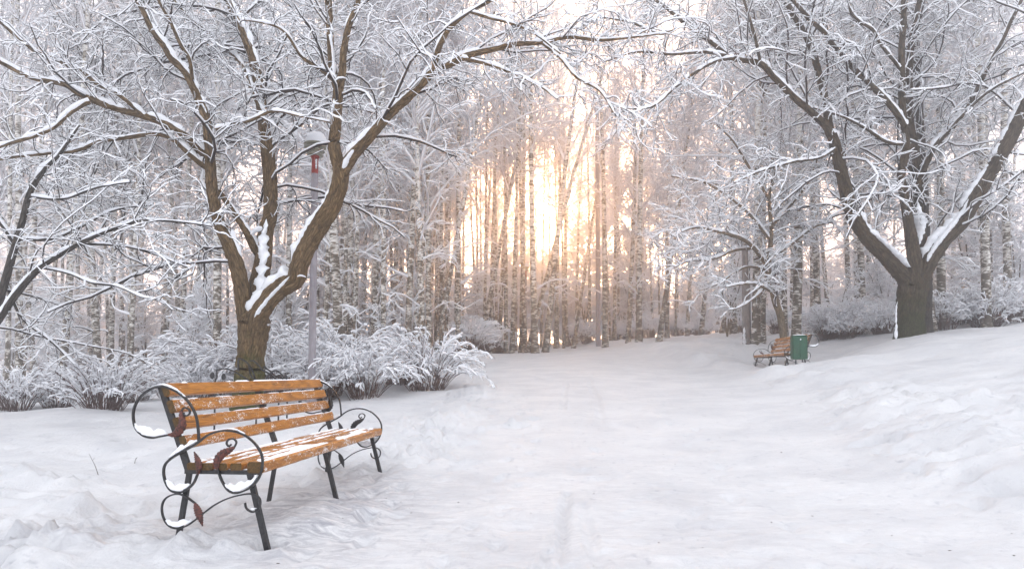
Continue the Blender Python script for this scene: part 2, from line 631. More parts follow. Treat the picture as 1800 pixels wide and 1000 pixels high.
# ------------------------------------------------------------------ ground
CP = np.array([  # x, y, z relative to the eye
    (0, 3, -.98), (0, 6, -.84), (0, 10, -.46), (0, 15, -.02), (0.3, 20, .38), (1, 28, .92), (2, 40, 1.66), (3, 60, 2.8), (4, 85, 3.4),
    (-2, 3.7, -.97), (-1.4, 4, -.99), (-1.8, 6, -.91), (-3, 3.2, -1.0), (-5, 5, -.93), (-5, 8, -.84), (-4.5, 10.5, -.68), (-3.9, 11.5, -.55),
    (-7, 11, -.66), (-12, 14, -.72), (-10, 20, -.5), (-15, 30, .1), (-5, 20, .1), (-8, 35, .9), (-2.3, 25, .72), (-2.6, 12, -.44), (-1.85, 13, -.32),
    (1.5, 35, 1.3), (6.4, 15, .02), (7.2, 16.5, .05), (6.2, 13.8, .03), (6.6, 14.3, .20), (5.0, 16, .05), (5.4, 12, -.22), (8, 12, .25), (10.2, 16, .90),
    (12, 16, 1.12), (13.3, 17, 1.34), (4.7, 6, -.45), (3, 3.1, -.96), (3, 5, -.86), (3.6, 7, -.66), (5.2, 8, -.36), (6.5, 9, .0), (8, 9, .15), (7, 20, .75),
    (14, 25, 1.9), (10, 30, 1.8), (6, 28, 1.25), (20, 40, 2.8), (-30, 40, .7), (-30, 10, -.8), (30, 10, 2.2), (25, 25, 2.6), (-15, 60, 1.8), (20, 70, 3.9),
    (0, 140, 4), (60, 140, 5), (-60, 140, 3), (60, 20, 4), (-60, 20, -.5), (-80, -40, -1.2), (80, -40, 1.5), (0, -10, -1.25), (-15, -10, -1.2), (15, -10, -.5)], float)


def tps_fit(P, lam=.02):
    n = len(P)
    d = np.linalg.norm(P[:, None, :2] - P[None, :, :2], axis=-1)
    K = np.where(d > 0, d * d * np.log(np.maximum(d, 1e-9)), 0) + lam * np.eye(n)
    A = np.zeros((n + 3, n + 3))
    A[:n, :n] = K; A[:n, n] = 1; A[:n, n + 1:] = P[:, :2]; A[n, :n] = 1; A[n + 1:, :n] = P[:, :2].T
    return np.linalg.solve(A, np.concatenate([P[:, 2], [0, 0, 0]]))


WT = tps_fit(CP)
PATH_L = np.array([(3, -3.1), (4, -1.3), (6, -.95), (8, -.85), (12, -.6), (20, -.9), (40, -1.4)])
PATH_R = np.array([(3, 3.4), (5, 3.5), (7, 4.0), (12, 4.9), (15, 5.4), (20, 5.2), (40, 4.6)])


def px2g(px, py):
    """ground point hit by photo pixel (ray march over the smooth ground)"""
    d = np.linspace(2.6, 60, 1500)
    p = W(px, py, 1.0) - np.array([0, 0, CAMZ])
    X, Y, Z = p[0] * d, d, p[2] * d
    zz = base_h(X, Y) - CAMZ
    k = np.argmax(Z < zz)
    return X[k], Y[k]


def base_h(x, y):
    x = np.asarray(x, float); y = np.asarray(y, float)
    sh = x.shape
    xf, yf = x.ravel(), y.ravel()
    r = WT[-3] + WT[-2] * xf + WT[-1] * yf
    for i in range(len(CP)):
        d2 = (xf - CP[i, 0]) ** 2 + (yf - CP[i, 1]) ** 2
        r = r + WT[i] * .5 * d2 * np.log(np.maximum(d2, 1e-12))
    return r.reshape(sh) + CAMZ


DENTS = []       # x, y, sx, sy, depth, angle
for (px, py, s, dp) in [(1525, 722, .22, .10), (1565, 660, .15, .05), (1725, 720, .3, .14), (1740, 738, .16, .10), (1730, 652, .35, .05), (1460, 655, .2, .05),
                        (1450, 668, .16, .05), (1650, 700, .13, .05), (1685, 706, .13, .05), (1610, 712, .1, .04), (1640, 795, .28, .08), (1700, 815, .25, .08),
                        (1535, 780, .15, .05), (1555, 750, .14, .04), (1632, 765, .14, .04), (1665, 770, .12, .04), (1572, 730, .14, .05), (1397, 708, .12, .04),
                        (1435, 704, .12, .04), (1790, 742, .14, .08), (1490, 622, .2, .05), (1793, 870, .2, .07), (1540, 690, .12, .04), (1610, 690, .14, .04),
                        (30, 870, .2, .09), (105, 868, .16, .05), (10, 970, .1, .06), (65, 920, .1, .05), (125, 908, .08, .05), (150, 930, .09, .05), (215, 938, .12, .05),
                        (235, 893, .3, .06), (80, 975, .14, .05), (178, 930, .07, .04), (45, 782, .12, .03), (20, 787, .1, .03), (320, 905, .1, .04), (750, 770, .12, .06),
                        (770, 800, .12, .05), (735, 750, .2, .05), (905, 745, .15, .06), (720, 805, .1, .05), (820, 810, .15, .03), (690, 790, .1, .05),
                        (940, 733, .1, .04), (850, 720, .18, .04), (880, 705, .14, .03)]:
    gx, gy = px2g(px, py)
    DENTS.append((gx, gy, s, s * .7, -dp * 1.3, random.uniform(-.5, .5)))
for k in range(420):
    y_ = 3.1 + 15 * random.random() ** 1.3
    x_ = random.uniform(-.85 * y_, .85 * y_)
    inside = np.interp(y_, PATH_L[:, 0], PATH_L[:, 1]) < x_ < np.interp(y_, PATH_R[:, 0], PATH_R[:, 1])
    s_ = random.uniform(.06, .16)
    DENTS.append((x_, y_, s_, s_ * .7, -random.uniform(.005, .014) if inside else -random.uniform(.02, .07), random.uniform(-1.5, 1.5)))
# boot prints: trails of paired ovals round the bench, down the left of the path and over the right bank
for trail, dp in (([(-3.4, 3.3), (-2.7, 3.9), (-2.6, 5.0), (-2.9, 6.5)], .045), ([(-1.2, 3.2), (-.9, 4.2), (-1.1, 5.6), (-.9, 7.0), (-.7, 9.5)], .03), ([(4.6, 4.6), (4.3, 6.2), (4.9, 7.6), (5.6, 9.2), (5.9, 11.0)], .06),
                  ([(3.2, 4.0), (3.5, 5.6), (3.9, 7.2), (4.6, 9.0), (5.3, 11.5)], .035), ([(6.5, 8.0), (5.4, 8.6), (4.4, 9.4)], .06), ([(-.3, 3.1), (-.1, 5.0), (.2, 7.5), (.1, 11.0)], .018), ([(2.1, 3.1), (1.8, 5.0), (2.2, 8.0), (2.0, 12.0)], .016),
                  ([(-1.2, 7.5), (-1.3, 9.5), (-1.0, 12.5), (-.6, 16.0)], .04), ([(1.0, 3.0), (1.2, 4.6), (.8, 6.6)], .014)):
    q_ = spline(np.array(trail, float), step=.34)
    tq = np.gradient(q_, axis=0)
    for k in range(len(q_)):
        t_ = tq[k] / np.linalg.norm(tq[k]); sd_ = .10 if k % 2 else -.10
        DENTS.append((q_[k, 0] - t_[1] * sd_ + random.uniform(-.04, .04), q_[k, 1] + t_[0] * sd_ + random.uniform(-.06, .06), .115, .052, -dp * random.uniform(1.0, 2.1), math.atan2(t_[1], t_[0]) + random.uniform(-.25, .25)))
for u_ in (0, 1.1075, 2.215):                      # hollows melted round the bench legs
    for v_ in (0.0, .57):
        cx_ = -1.986 + u_ * math.cos(1.4727) + v_ * math.sin(1.4727); cy_ = 3.747 + u_ * math.sin(1.4727) - v_ * math.cos(1.4727)
        DENTS.append((cx_, cy_, .085, .07, -.065, 0))
LUMPS = []
for (px, py, s, h) in [(316, 962, .10, .045), (285, 972, .09, .05), (350, 950, .06, .035), (478, 968, .07, .04), (420, 952, .11, .05), (395, 965, .09, .05), (585, 876, .07, .04), (600, 872, .06, .03),
                       (555, 812, .16, .09), (600, 806, .12, .08), (640, 818, .1, .07), (663, 812, .09, .10), (680, 822, .12, .05), (560, 840, .14, .05), (465, 880, .06, .03),
                       (705, 745, .2, .09), (760, 785, .09, .08), (745, 765, .12, .10), (780, 740, .2, .07), (850, 752, .12, .07), (905, 740, .10, .10), (820, 735, .2, .05), (700, 800, .1, .06),
                       (110, 845, .3, .08), (30, 840, .25, .1), (60, 950, .25, .1), (150, 890, .12, .07), (180, 905, .1, .06), (240, 885, .25, .06), (130, 960, .2, .06), (20, 990, .2, .07),
                       (1320, 655, .5, .10), (1370, 662, .5, .16), (1440, 668, .7, .12), (1300, 620, 1.2, .18), (1250, 640, .6, .10), (1580, 690, .9, .07), (1640, 712, .9, .07), (1700, 708, .8, .07),
                       (1760, 722, .8, .06), (1510, 690, .6, .08), (1265, 600, 1.8, .2), (1600, 775, .35, .04), (1400, 640, .6, .12), (1470, 645, .8, .1), (1700, 780, .4, .05)]:
    gx, gy = px2g(px, py)
    LUMPS.append((gx, gy, s, s * .75, h, random.uniform(-.5, .5)))


def height(x, y, fine=True):
    z = base_h(x, y)
    pl = np.interp(y, PATH_L[:, 0], PATH_L[:, 1]); pr = np.interp(y, PATH_R[:, 0], PATH_R[:, 1])
    wob = fbm(y, x * .2, .5, 3) * .5
    inp = sstep(pl - .3, pl + .5, x + wob) * (1 - sstep(pr - .5, pr + .4, x + wob)) * (1 - sstep(45, 60, y))
    far = 1 - sstep(25, 60, y)
    z = z + (1 - inp) * (fbm(x, y, .22, 3) * .22 + fbm(x + 9, y, .9, 4) * .10 * far)
    z = z + inp * (fbm(x, y * 1.6, 1.1, 5) * .030 + (np.sqrt(fbm(x, y * 1.3, 5.5, 3) ** 2 + .004) - .15) * .012 * far) - inp * .03
    # low bank thrown up along each side of the path
    z = z + .07 * np.exp(-((x - pl + .1 + wob) / .35) ** 2) * (.6 + 1.5 * fbm(x, y, 1.7, 3)) * far
    z = z + .11 * np.exp(-((x - pr - .5 + wob) / .7) ** 2) * (.8 + 1.0 * fbm(x + 3, y, .8, 2)) * far
    # crusty clods
    rough = np.exp(-((x - pl + .05) / .55) ** 2) * sstep(4.5, 6, y) * (1 - sstep(12, 15, y)) + .9 * np.exp(-((x + 3.2) / 1.1) ** 2 - ((y - 3.9) / .9) ** 2) \
        + .35 * np.exp(-((x - pr - .5) / .9) ** 2) * (1 - sstep(12, 15, y)) + .5 * np.exp(-((x + 1.8) / .5) ** 2 - ((y - 4.6) / 1.6) ** 2)
    bil = np.abs(fbm(x, y, 4.2, 4, .55))
    bil = np.sqrt(bil * bil + .008)
    z = z + rough * (bil * .15 - .035) * (.5 + 2 * np.clip(fbm(x + 31, y, 1.2, 2) + .2, 0, 1))
    if fine:
        # foot prints, stamped in the snow off the path too
        for L in DENTS + LUMPS:
            dx, dy = x - L[0], y - L[1]
            m = (np.abs(dx) < 3.2 * L[2]) & (np.abs(dy) < 3.2 * L[2])
            if not m.any(): continue
            c, s = math.cos(L[5]), math.sin(L[5])
            u, v = (dx[m] * c + dy[m] * s) / L[2], (-dx[m] * s + dy[m] * c) / L[3]
            r2 = u * u + v * v
            k = L[4] * np.exp(-r2 ** 1.3) * (1 if (L[4] < 0 or L[2] > .35) else np.clip(.75 + 1.6 * fbm(dx[m] + L[0], dy[m] + L[1], 5, 4, .6), .1, 1.6))
            if L[4] < 0: k = k - L[4] * .22 * np.exp(-((np.sqrt(r2) - 1.45) / .35) ** 2)
            z[m] += k * (1 + .9 * fbm(dx[m] + L[0], dy[m] + L[1], 9, 3))
        # ski and sledge grooves down the path
        for pts, wd, dp in (([(958, 1040), (985, 950), (996, 860)], .03, .020), ([(1000, 1040), (1000, 930), (1003, 850), (1018, 770), (1036, 715), (1042, 690)], .05, .007),
                            ([(1060, 1010), (1038, 940), (1024, 880)], .035, .019), ([(975, 1040), (990, 960), (990, 880)], .04, .012), ([(1058, 740), (1050, 700), (1036, 672), (1044, 655)], .05, .02),
                            ([(990, 715), (992, 690), (996, 672)], .04, .02), ([(940, 1040), (958, 985), (966, 955)], .03, .025)):
            q = np.array([px2g(a, min(bb, 999)) if bb < 1000 else (px2g(a, 999)[0], 2.8) for a, bb in pts])
            q = q[np.argsort(q[:, 1])]
            m = (y > q[0, 1]) & (y < q[-1, 1]) & (np.abs(x - .5) < 3)
            cx = np.interp(y[m], q[:, 1], q[:, 0]) + .02 * vnoise(y[m] * 2.3, y[m] * 0)
            e = (x[m] - cx) / wd
            z[m] += -dp * np.exp(-e ** 4) + dp * .5 * np.exp(-((np.abs(e) - 1.6) / .5) ** 2)
    return z


def warp(n, lo, hi, c, a):
    t0, t1 = math.asinh((lo - c) / a), math.asinh((hi - c) / a)
    return c + a * np.sinh(np.linspace(t0, t1, n))


gx = warp(660, -150, 150, -.2, 1.8)
gy = warp(610, -60, 220, 4.3, 1.4)
GX, GY = np.meshgrid(gx, gy)
GZ = height(GX, GY)
nx, ny = len(gx), len(gy)
i = np.arange(ny - 1)[:, None] * nx
j = np.arange(nx - 1)[None]
gme = mesh_np('snowy_ground', np.stack([GX, GY, GZ], -1).reshape(-1, 3), np.stack([i + j, i + j + 1, i + nx + j + 1, i + nx + j], -1).reshape(-1, 4), None, M_ground, True)
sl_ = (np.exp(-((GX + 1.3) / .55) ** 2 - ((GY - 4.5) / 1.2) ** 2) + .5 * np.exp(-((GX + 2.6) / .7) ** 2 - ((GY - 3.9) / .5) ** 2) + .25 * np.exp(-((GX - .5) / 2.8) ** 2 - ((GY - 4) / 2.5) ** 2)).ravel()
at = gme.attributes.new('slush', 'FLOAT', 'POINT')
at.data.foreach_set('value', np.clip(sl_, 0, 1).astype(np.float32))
ground = obj('snowy_ground', gme)
tag(ground, 'trampled snow covered park path rising between snowy banks', 'ground', kind='structure')


def gz(x, y):
    return float(height(np.array([[x]], float), np.array([[y]], float), True)[0, 0])


# ------------------------------------------------------------------ branch growing
def grow(P, R, spacing, lratio, lmin, lmax, ang, droop, wob, nseg, rr, rmin, tmin=.12, tmax=1.0, lift=0.0, taper=.25, upb=0.0):
    """children of polylines P (N,n,3) with radii R (N,n); returns (M,nseg,3), (M,nseg)"""
    P = np.asarray(P, float)
    N_, n = P.shape[:2]
    seg = np.linalg.norm(np.diff(P, axis=1), axis=-1)
    cum = np.concatenate([np.zeros((N_, 1)), np.cumsum(seg, 1)], 1)
    Ln = cum[:, -1]
    cnt = np.maximum(1, np.round(Ln * (tmax - tmin) / spacing * rng.uniform(.75, 1.25, N_))).astype(int)
    idx = np.repeat(np.arange(N_), cnt)
    tt = rng.uniform(tmin, tmax, len(idx)) ** .9
    s = tt * (n - 1)
    k = np.minimum(s.astype(int), n - 2)
    fr = (s - k)[:, None]
    p0 = P[idx, k] * (1 - fr) + P[idx, k + 1] * fr
    r0 = R[idx, k] * (1 - fr[:, 0]) + R[idx, k + 1] * fr[:, 0]
    T = nz(P[idx, k + 1] - P[idx, k])
    rv = rng.normal(size=(len(idx), 3))
    rv[:, 2] = rv[:, 2] * .7 + upb
    pe = nz(rv - T * np.sum(rv * T, -1, keepdims=True))
    a = rng.normal(ang, .22, len(idx))[:, None]
    d = nz(T * np.cos(a) + pe * np.sin(a))
    d[:, 2] += lift
    L = np.clip(Ln[idx] * lratio * (1.15 - .75 * tt), lmin, lmax) * rng.uniform(.55, 1.25, len(idx))
    st = (L / (nseg - 1))[:, None]
    C = np.zeros((len(idx), nseg, 3)); C[:, 0] = p0
    cur = rng.normal(size=(len(idx), 3)) * wob * .6
    for q in range(1, nseg):
        d = d + cur + rng.normal(size=d.shape) * wob
        d[:, 2] -= droop * (.4 + q / nseg)
        d = nz(d)
        C[:, q] = C[:, q - 1] + d * st
    r_b = np.clip(r0 * rr, rmin, None) * rng.uniform(.75, 1.15, len(idx))
    Rc = r_b[:, None] * np.linspace(1, taper, nseg)[None] ** .8
    return C, np.maximum(Rc, rmin * .45)


def snow_tubes(g, P, R, amt=1.0, sides=3, base=.006, cap_h=.055, noise_=.12):
    T = nz(np.gradient(P, axis=1))
    h = np.linalg.norm(T[..., :2], axis=-1)
    h = np.clip((h - .12) / .55, 0, 1) ** .7
    v = 1 + noise_ * 2.2 * rng.normal(size=R.shape)
    A = (R * .92 + base * .9) * h * amt ** .5 * np.clip(1 + noise_ * rng.normal(size=R.shape), .4, 1.5)
    B = np.minimum(R * .55 + base * 1.15, cap_h) * h * amt * np.clip(v, .25, 1.7)
    off = R * .72 + B * .45
    tubes(g, P, A, B, off, sides)


def limb_snow(g, P, R, amt=1.0, smin=.25):
    """heavier, lumpy snow lying along a thick limb (P finely sampled)"""
    T, sd, nr = frames(P[None])
    h = np.linalg.norm(T[0][:, :2], axis=-1)
    h = np.clip((h - smin) / .3, 0, 1) ** .6
    L = np.arange(len(P))
    nn = fbm(L * .45 + rng.random() * 50, L * 0., 1.0, 4, .6)
    nn2 = fbm(L * .12 + rng.random() * 50, L * 0., 1.0, 2, .6)
    gap = np.clip((nn2 + nn * .5 + .60) * 6, 0, 1)
    A = np.clip(R * .80 + .009, 0, .15) * h * (1 + .5 * nn) * gap
    B = np.clip(R * .75 + .011, 0, .11) * h * amt * (1 + 1.0 * nn) * gap
    off = R * .68 + B * .35
    tubes(g, P[None], A[None], B[None], off[None], 8, noise=.07)


class Tree:
    """traced limbs (px, py, width_px) at depth d0..d1; twigs grown from them"""
    def __init__(s, base):
        s.base = np.array(base, float); s.limbs = []

    def limb(s, pts, d0, d1, step=.06, w0=None, mode='limb', name='limb'):
        p = np.array(pts, float)
        L = np.concatenate([[0], np.cumsum(np.hypot(*np.diff(p[:, :2], axis=0).T))]); L /= L[-1]
        dd = d0 + (d1 - d0) * L
        Q = np.array([[*W(a[0], a[1], d), a[2] * .46 / FPX * d] for a, d in zip(p, dd)])
        q = spline(Q, step=step)
        P, R = q[:, :3], np.maximum(q[:, 3], .003)
        # knobbly, natural girth and line
        k = np.arange(len(P))
        ph = rng.random() * 90
        R = R * (1 + .10 * fbm(k * step * 2.2 + ph, k * 0., 1, 3))
        s.limbs.append((P - s.base, R, mode, name))
        return P - s.base, R


PRUNE = [(1545, 455, 1665, 620, 30), (1285, 508, 1345, 620, 40), (1300, 450, 1326, 512, 40), (1385, 540, 1440, 600, 40), (526, 222, 594, 306, 11.3), (538, 300, 560, 420, 11.3)]     # open air in front of the lamp head


def prune(P, R, base):
    q = P + base - np.array([0, 0, CAMZ])
    c, s = math.cos(TH), math.sin(TH)
    yy = c * q[..., 1] + s * q[..., 2]; zz = -s * q[..., 1] + c * q[..., 2]
    X, Y = 900 + FPX * q[..., 0] / yy, CYP - FPX * zz / yy
    bad = np.zeros(len(P), bool)
    for x0, y0, x1, y1, d in PRUNE:
        bad |= ((X > x0) & (X < x1) & (Y > y0) & (Y < y1) & (q[..., 1] < d)).any(1)
    bad &= rng.random(len(P)) < .93
    mid = P.shape[1] // 2
    front = (P[:, 0, 1] - P[:, -1, 1]) > .16
    bad |= front & (rng.random(len(P)) < .42)
    return P[~bad], R[~bad]


def build_tree(tr, root, bark, twigmat, l1=(.24, .5), l2=.15, l3=.085, l1len=(1.0, 2.6), droop=(.04, .05, .05), snowamt=1.0, nseg=(10, 7, 5), twig_r=.0056, sb=.0095, l3on=True, limb_sides=14):
    for P, R, mode, name in tr.limbs:
        g = Geo()
        sd = limb_sides if R.max() > .05 else 8
        # ridged cross-section
        tubes(g, P[None], R[None], None, None, sd, noise=.035 if R.max() > .05 else .02, tc=True)
        lo = g.obj(name, bark, root)
        if mode != 'trunk':
            gs = Geo(); limb_snow(gs, P, R, snowamt)
            gs.obj('snow_cover', M_snow, lo)
    def res(P, R, n):
        s = np.linspace(0, len(P) - 1, n)
        k = np.arange(len(P))
        return np.stack([np.interp(s, k, P[:, c]) for c in range(3)], 1), np.interp(s, k, R)
    A, B = [], []
    for P, R, mode, name in tr.limbs:
        if mode in ('trunk', 'bare'): continue
        L = np.linalg.norm(np.diff(P, axis=0), axis=1).sum()
        n = 14
        p, r = res(P, R, n)
        A.append(p); B.append(r)
    A, B = np.array(A), np.array(B)
    P1, R1 = grow(A, B, l1[0], l1[1], l1len[0], l1len[1], .8, droop[0], .17, nseg[0], .33, .0085, tmin=.10, upb=.35)
    P1, R1 = prune(P1, R1, tr.base)
    R1 = np.minimum(R1, .022)
    P1t, R1t = grow(A, B, l1[0] * 1.1, .2, .35, .8, .95, .02, .16, nseg[1], .2, .005, tmin=.08, upb=.2)
    P2, R2 = grow(P1, R1, l2, .46, .4, 1.15, .8, droop[1], .26, nseg[1], .62, twig_r * 1.2, tmin=.1)
    P2 = np.concatenate([P2, P1t]); R2 = np.concatenate([R2, np.minimum(R1t, .007)])
    P2, R2 = prune(P2, R2, tr.base)
    g, gs = Geo(), Geo()
    tubes(g, P1, R1, sides=4); snow_tubes(gs, P1, R1, snowamt, 5, sb * 1.15)
    tubes(g, P2, R2, sides=3); snow_tubes(gs, P2, R2, snowamt, 4, sb)
    print('L1', len(P1), 'L2', len(P2), end=' ')
    if l3on:
        P3, R3 = grow(P2, R2, l3, .5, .16, .50, .8, droop[2], .30, nseg[2], .75, twig_r * .85, tmin=.1)
        P3, R3 = prune(P3, R3, tr.base)
        tubes(g, P3, R3, sides=3); snow_tubes(gs, P3, R3, snowamt, 3, sb * .82)
        print('L3', len(P3))
    tw = g.obj('twigs', twigmat, root); tag(tw, kind='stuff')
    sn = gs.obj('twig_snow', M_snowtwig, root); tag(sn, kind='stuff')


# ---- left maple by the bench
gb = W(437, 722, 10.5); zb = gz(gb[0], 10.5)
TL = Tree((gb[0], 10.5, zb))
Troot = empty('maple_tree', (gb[0], 10.5, zb))
tag(Troot, 'large forked snow-laden maple with mossy trunk standing behind the orange wooden bench', 'tree')
TL.limb([(434, 738, 76), (436, 722, 66), (437, 690, 58), (440, 640, 52), (444, 600, 54), (447, 566, 58), (447, 545, 40)], 10.5, 10.5, .05, mode='trunk', name='trunk')
TL.limb([(436, 590, 32), (432, 559, 32), (420, 481, 29), (402, 429, 26), (384, 387, 22), (373, 335, 20), (368, 260, 18), (361, 207, 16), (341, 157, 15), (325, 126, 14), (302, 104, 13), (288, 81, 12), (269, 56, 11), (252, 20, 10), (241, 0, 9), (215, -60, 7), (190, -130, 4)], 10.5, 9.6, name='limb')
TL.limb([(368, 268, 15), (355, 269, 15), (330, 243, 14), (291, 218, 14), (252, 204, 13), (210, 193, 12), (168, 178, 12), (134, 162, 11), (112, 148, 10), (56, 137, 9), (0, 109, 8), (-70, 70, 6), (-150, 50, 3)], 10.3, 8.3, name='limb')
TL.limb([(372, 300, 12), (355, 290, 11), (336, 274, 10), (305, 246, 9), (274, 236, 8), (224, 242, 8), (179, 248, 7.5), (134, 265, 7), (84, 270, 6), (0, 280, 5), (-70, 300, 3)], 10.3, 8.8, name='limb')
TL.limb([(158, 180, 8), (150, 182, 8), (120, 201, 8), (95, 224, 7), (56, 241, 7), (0, 258, 6), (-60, 290, 4)], 9.3, 8.3, name='limb')
TL.limb([(252, 204, 8), (224, 179, 8), (200, 162, 8), (168, 146, 8), (148, 129, 8), (112, 112, 8), (56, 87, 7), (0, 39, 6), (-50, 0, 4)], 9.8, 8.6, name='limb')
TL.limb([(442, 556, 30), (452, 512, 34), (462, 460, 32), (467, 408, 29), (475, 377, 27), (475, 320, 25), (470, 268, 24), (464, 224, 22), (452, 132, 20), (434, 72, 18), (412, 24, 15), (398, -10, 14), (370, -90, 9), (350, -160, 4)], 10.6, 11.4, name='limb')
TL.limb([(460, 450, 16), (449, 439, 16), (433, 408, 13), (402, 361, 11), (384, 335, 9)], 10.7, 10.3, name='limb', mode='bare')
TL.limb([(462, 200, 9), (442, 154, 10), (431, 123, 9), (403, 90, 8), (367, 60, 8), (336, 34, 8), (308, 0, 7), (270, -60, 4)], 10.9, 11.6, name='limb')
TL.limb([(338, 140, 7), (333, 105, 7), (318, 80, 7), (300, 40, 6), (278, 0, 5), (260, -50, 3)], 9.9, 9.0, name='limb')
TL.limb([(449, 575, 40), (458, 548, 40), (485, 512, 38), (510, 496, 38), (521, 488, 36), (532, 450, 34), (558, 403, 34), (584, 361, 34), (597, 325, 33), (600, 299, 32)], 10.4, 10.0, name='limb', mode='bare')
TL.limb([(600, 318, 26), (592, 280, 25), (587, 252, 22), (590, 225, 20), (592, 196, 20), (595, 157, 20), (602, 126, 14), (604, 92, 13), (612, 50, 12), (623, 22, 11), (631, -8, 10), (650, -90, 6), (655, -160, 3)], 10.0, 9.8, name='limb')
TL.limb([(593, 160, 13), (585, 130, 14), (582, 100, 14), (580, 56, 14), (577, 0, 13), (572, -80, 8), (560, -150, 4)], 10.0, 10.4, name='limb')
TL.limb([(600, 305, 26), (620, 274, 23), (646, 246, 20), (679, 207, 18), (713, 176, 17), (741, 148, 16), (763, 126, 15), (794, 112, 13), (822, 98, 12), (864, 88, 10), (906, 78, 9), (948, 76, 8), (1000, 66, 7), (1054, 71, 6), (1104, 67, 4), (1160, 60, 3)], 10.0, 8.2, name='limb')
TL.limb([(762, 128, 11), (769, 92, 11), (780, 67, 10), (791, 50, 9), (822, 22, 8), (864, 0, 8), (920, -40, 5)], 9.2, 8.8, name='limb')
TL.limb([(812, 103, 7), (820, 105, 7), (864, 115, 6), (906, 132, 5), (948, 151, 4), (980, 175, 3)], 9.0, 8.4, name='limb', mode='limb')
TL.limb([(954, 77, 6), (986, 104, 5), (1014, 137, 5), (1054, 160, 4), (1080, 200, 3)], 8.7, 8.3, name='limb')
TL.limb([(822, 20, 6), (860, 32, 6), (900, 42, 5), (940, 60, 4), (985, 95, 3)], 8.8, 8.4, name='limb')
TL.limb([(590, 145, 7), (560, 120, 7), (530, 100, 6), (505, 62, 5), (480, 45, 4), (430, 35, 3)], 10.1, 9.0, name='limb')
TL.limb([(380, 228, 7), (330, 222, 6), (400, 210, 5), (470, 225, 4)][0:1] + [(400, 222, 6), (440, 212, 6), (480, 196, 5), (530, 205, 4), (580, 215, 3)], 9.9, 9.3, name='limb')
build_tree(TL, Troot, M_bark, M_twig, l1=(.23, .5), l2=.15, l3=.115, l1len=(.8, 2.5), snowamt=.9, sb=.0078)
# thick snow caught in the forks and plastered on the middle limb
g = Geo()
def blob(g, c, s, n=9, m=12, amp=.18):
    th = np.linspace(0, np.pi, n)[:, None]; ph = np.arange(m)[None] / m * 2 * np.pi
    d = np.stack([np.sin(th) * np.cos(ph), np.sin(th) * np.sin(ph), np.cos(th) + 0 * ph], -1)
    o = rng.random(3) * 40
    r = 1 + amp * 2 * (fbm(d[..., 0] * 1.3 + o[0], d[..., 1] * 1.3 + d[..., 2] * .9 + o[1], 1.5, 3))
    V = d * r[..., None] * np.asarray(s) + np.asarray(c)
    i = np.arange(n - 1)[:, None] * m; j = np.arange(m)[None]; j1 = (j + 1) % m
    g.add(V, np.stack([i + j, i + m + j, i + m + j1, i + j1], -1).reshape(-1, 4))
def plaster(g, pts, d0, d1, org, flat=.45):
    p = np.array(pts, float); t2 = np.linspace(0, 1, len(p))
    Q = np.array([[*(W(a[0], a[1], d0 + (d1 - d0) * q) - org), a[2] / 2 / FPX * d0] for a, q in zip(p, t2)])
    q = spline(Q, step=.03)
    n = len(q); k = np.arange(n)
    R = q[:, 3] * .8 * (1 + .45 * fbm(k * .07 + rng.random() * 60, k * 0., 1, 3, .5)) * np.clip(np.sin(np.pi * (k + .5) / n) * 2.2, 0, 1) ** .6
    c = q[:, :3].copy(); c[:, 0] += .03 * fbm(k * .17 + 7 * rng.random(), k * 0., 1, 2)
    tubes(g, c[None], R[None], (R * flat)[None], None, 12, noise=.10)
for pts, a, b in (([(452, 600, 6), (451, 570, 16), (454, 540, 26), (456, 510, 28), (460, 475, 27), (463, 440, 24), (466, 400, 20), (468, 385, 8)], 10.36, 10.52), ([(449, 566, 10), (458, 545, 18), (476, 520, 13), (496, 500, 10), (510, 486, 6)], 10.26, 10.08),
                  ([(440, 412, 10), (452, 404, 18), (462, 400, 16)], 10.48, 10.5), ([(400, 425, 8), (394, 404, 14), (388, 392, 8)], 10.3, 10.3), ([(604, 296, 12), (611, 280, 18), (622, 264, 14)], 9.86, 9.8),
                  ([(588, 136, 6), (587, 118, 12), (585, 95, 9), (583, 70, 9), (581, 40, 8)], 9.93, 9.96), ([(584, 200, 5), (586, 188, 11), (588, 175, 8)], 9.84, 9.84), ([(522, 486, 5), (530, 484, 8), (538, 487, 5)], 9.95, 9.95)):
    plaster(g, pts, a, b, TL.base)
g.obj('snow_cover', M_snow, Troot)

# ---- right old maple
gb = W(1600, 592, 16); zb = gz(gb[0], 16)
TR = Tree((gb[0], 16, zb))
Rroot = empty('maple_tree', (gb[0], 16, zb))
tag(Rroot, 'broad old maple with short thick dark trunk and spreading snowy limbs on the right bank', 'tree')
TR.limb([(1598, 608, 62), (1599, 592, 56), (1600, 560, 50), (1602, 527, 50), (1605, 500, 54), (1608, 480, 60), (1608, 462, 44)], 16, 16, .06, mode='trunk', name='trunk')
TR.limb([(1606, 505, 30), (1590, 486, 32), (1559, 453, 29), (1522, 415, 27), (1497, 372, 25), (1481, 310, 22), (1466, 248, 20), (1456, 223, 18), (1453, 186, 14), (1438, 124, 13), (1425, 81, 12), (1398, 31, 11), (1373, -8, 9), (1330, -80, 6)], 16, 14.5, name='limb')
TR.limb([(1462, 238, 13), (1447, 217, 13), (1420, 192, 12), (1398, 174, 12), (1360, 136, 11), (1336, 112, 11), (1286, 102, 9), (1249, 74, 8), (1205, 43, 7), (1168, 12, 6), (1120, -20, 4)], 15, 12.5, name='limb')
TR.limb([(1336, 108, 6), (1329, 74, 6), (1317, 31, 5), (1305, -8, 5), (1290, -60, 3)], 13.6, 13.6, name='limb')
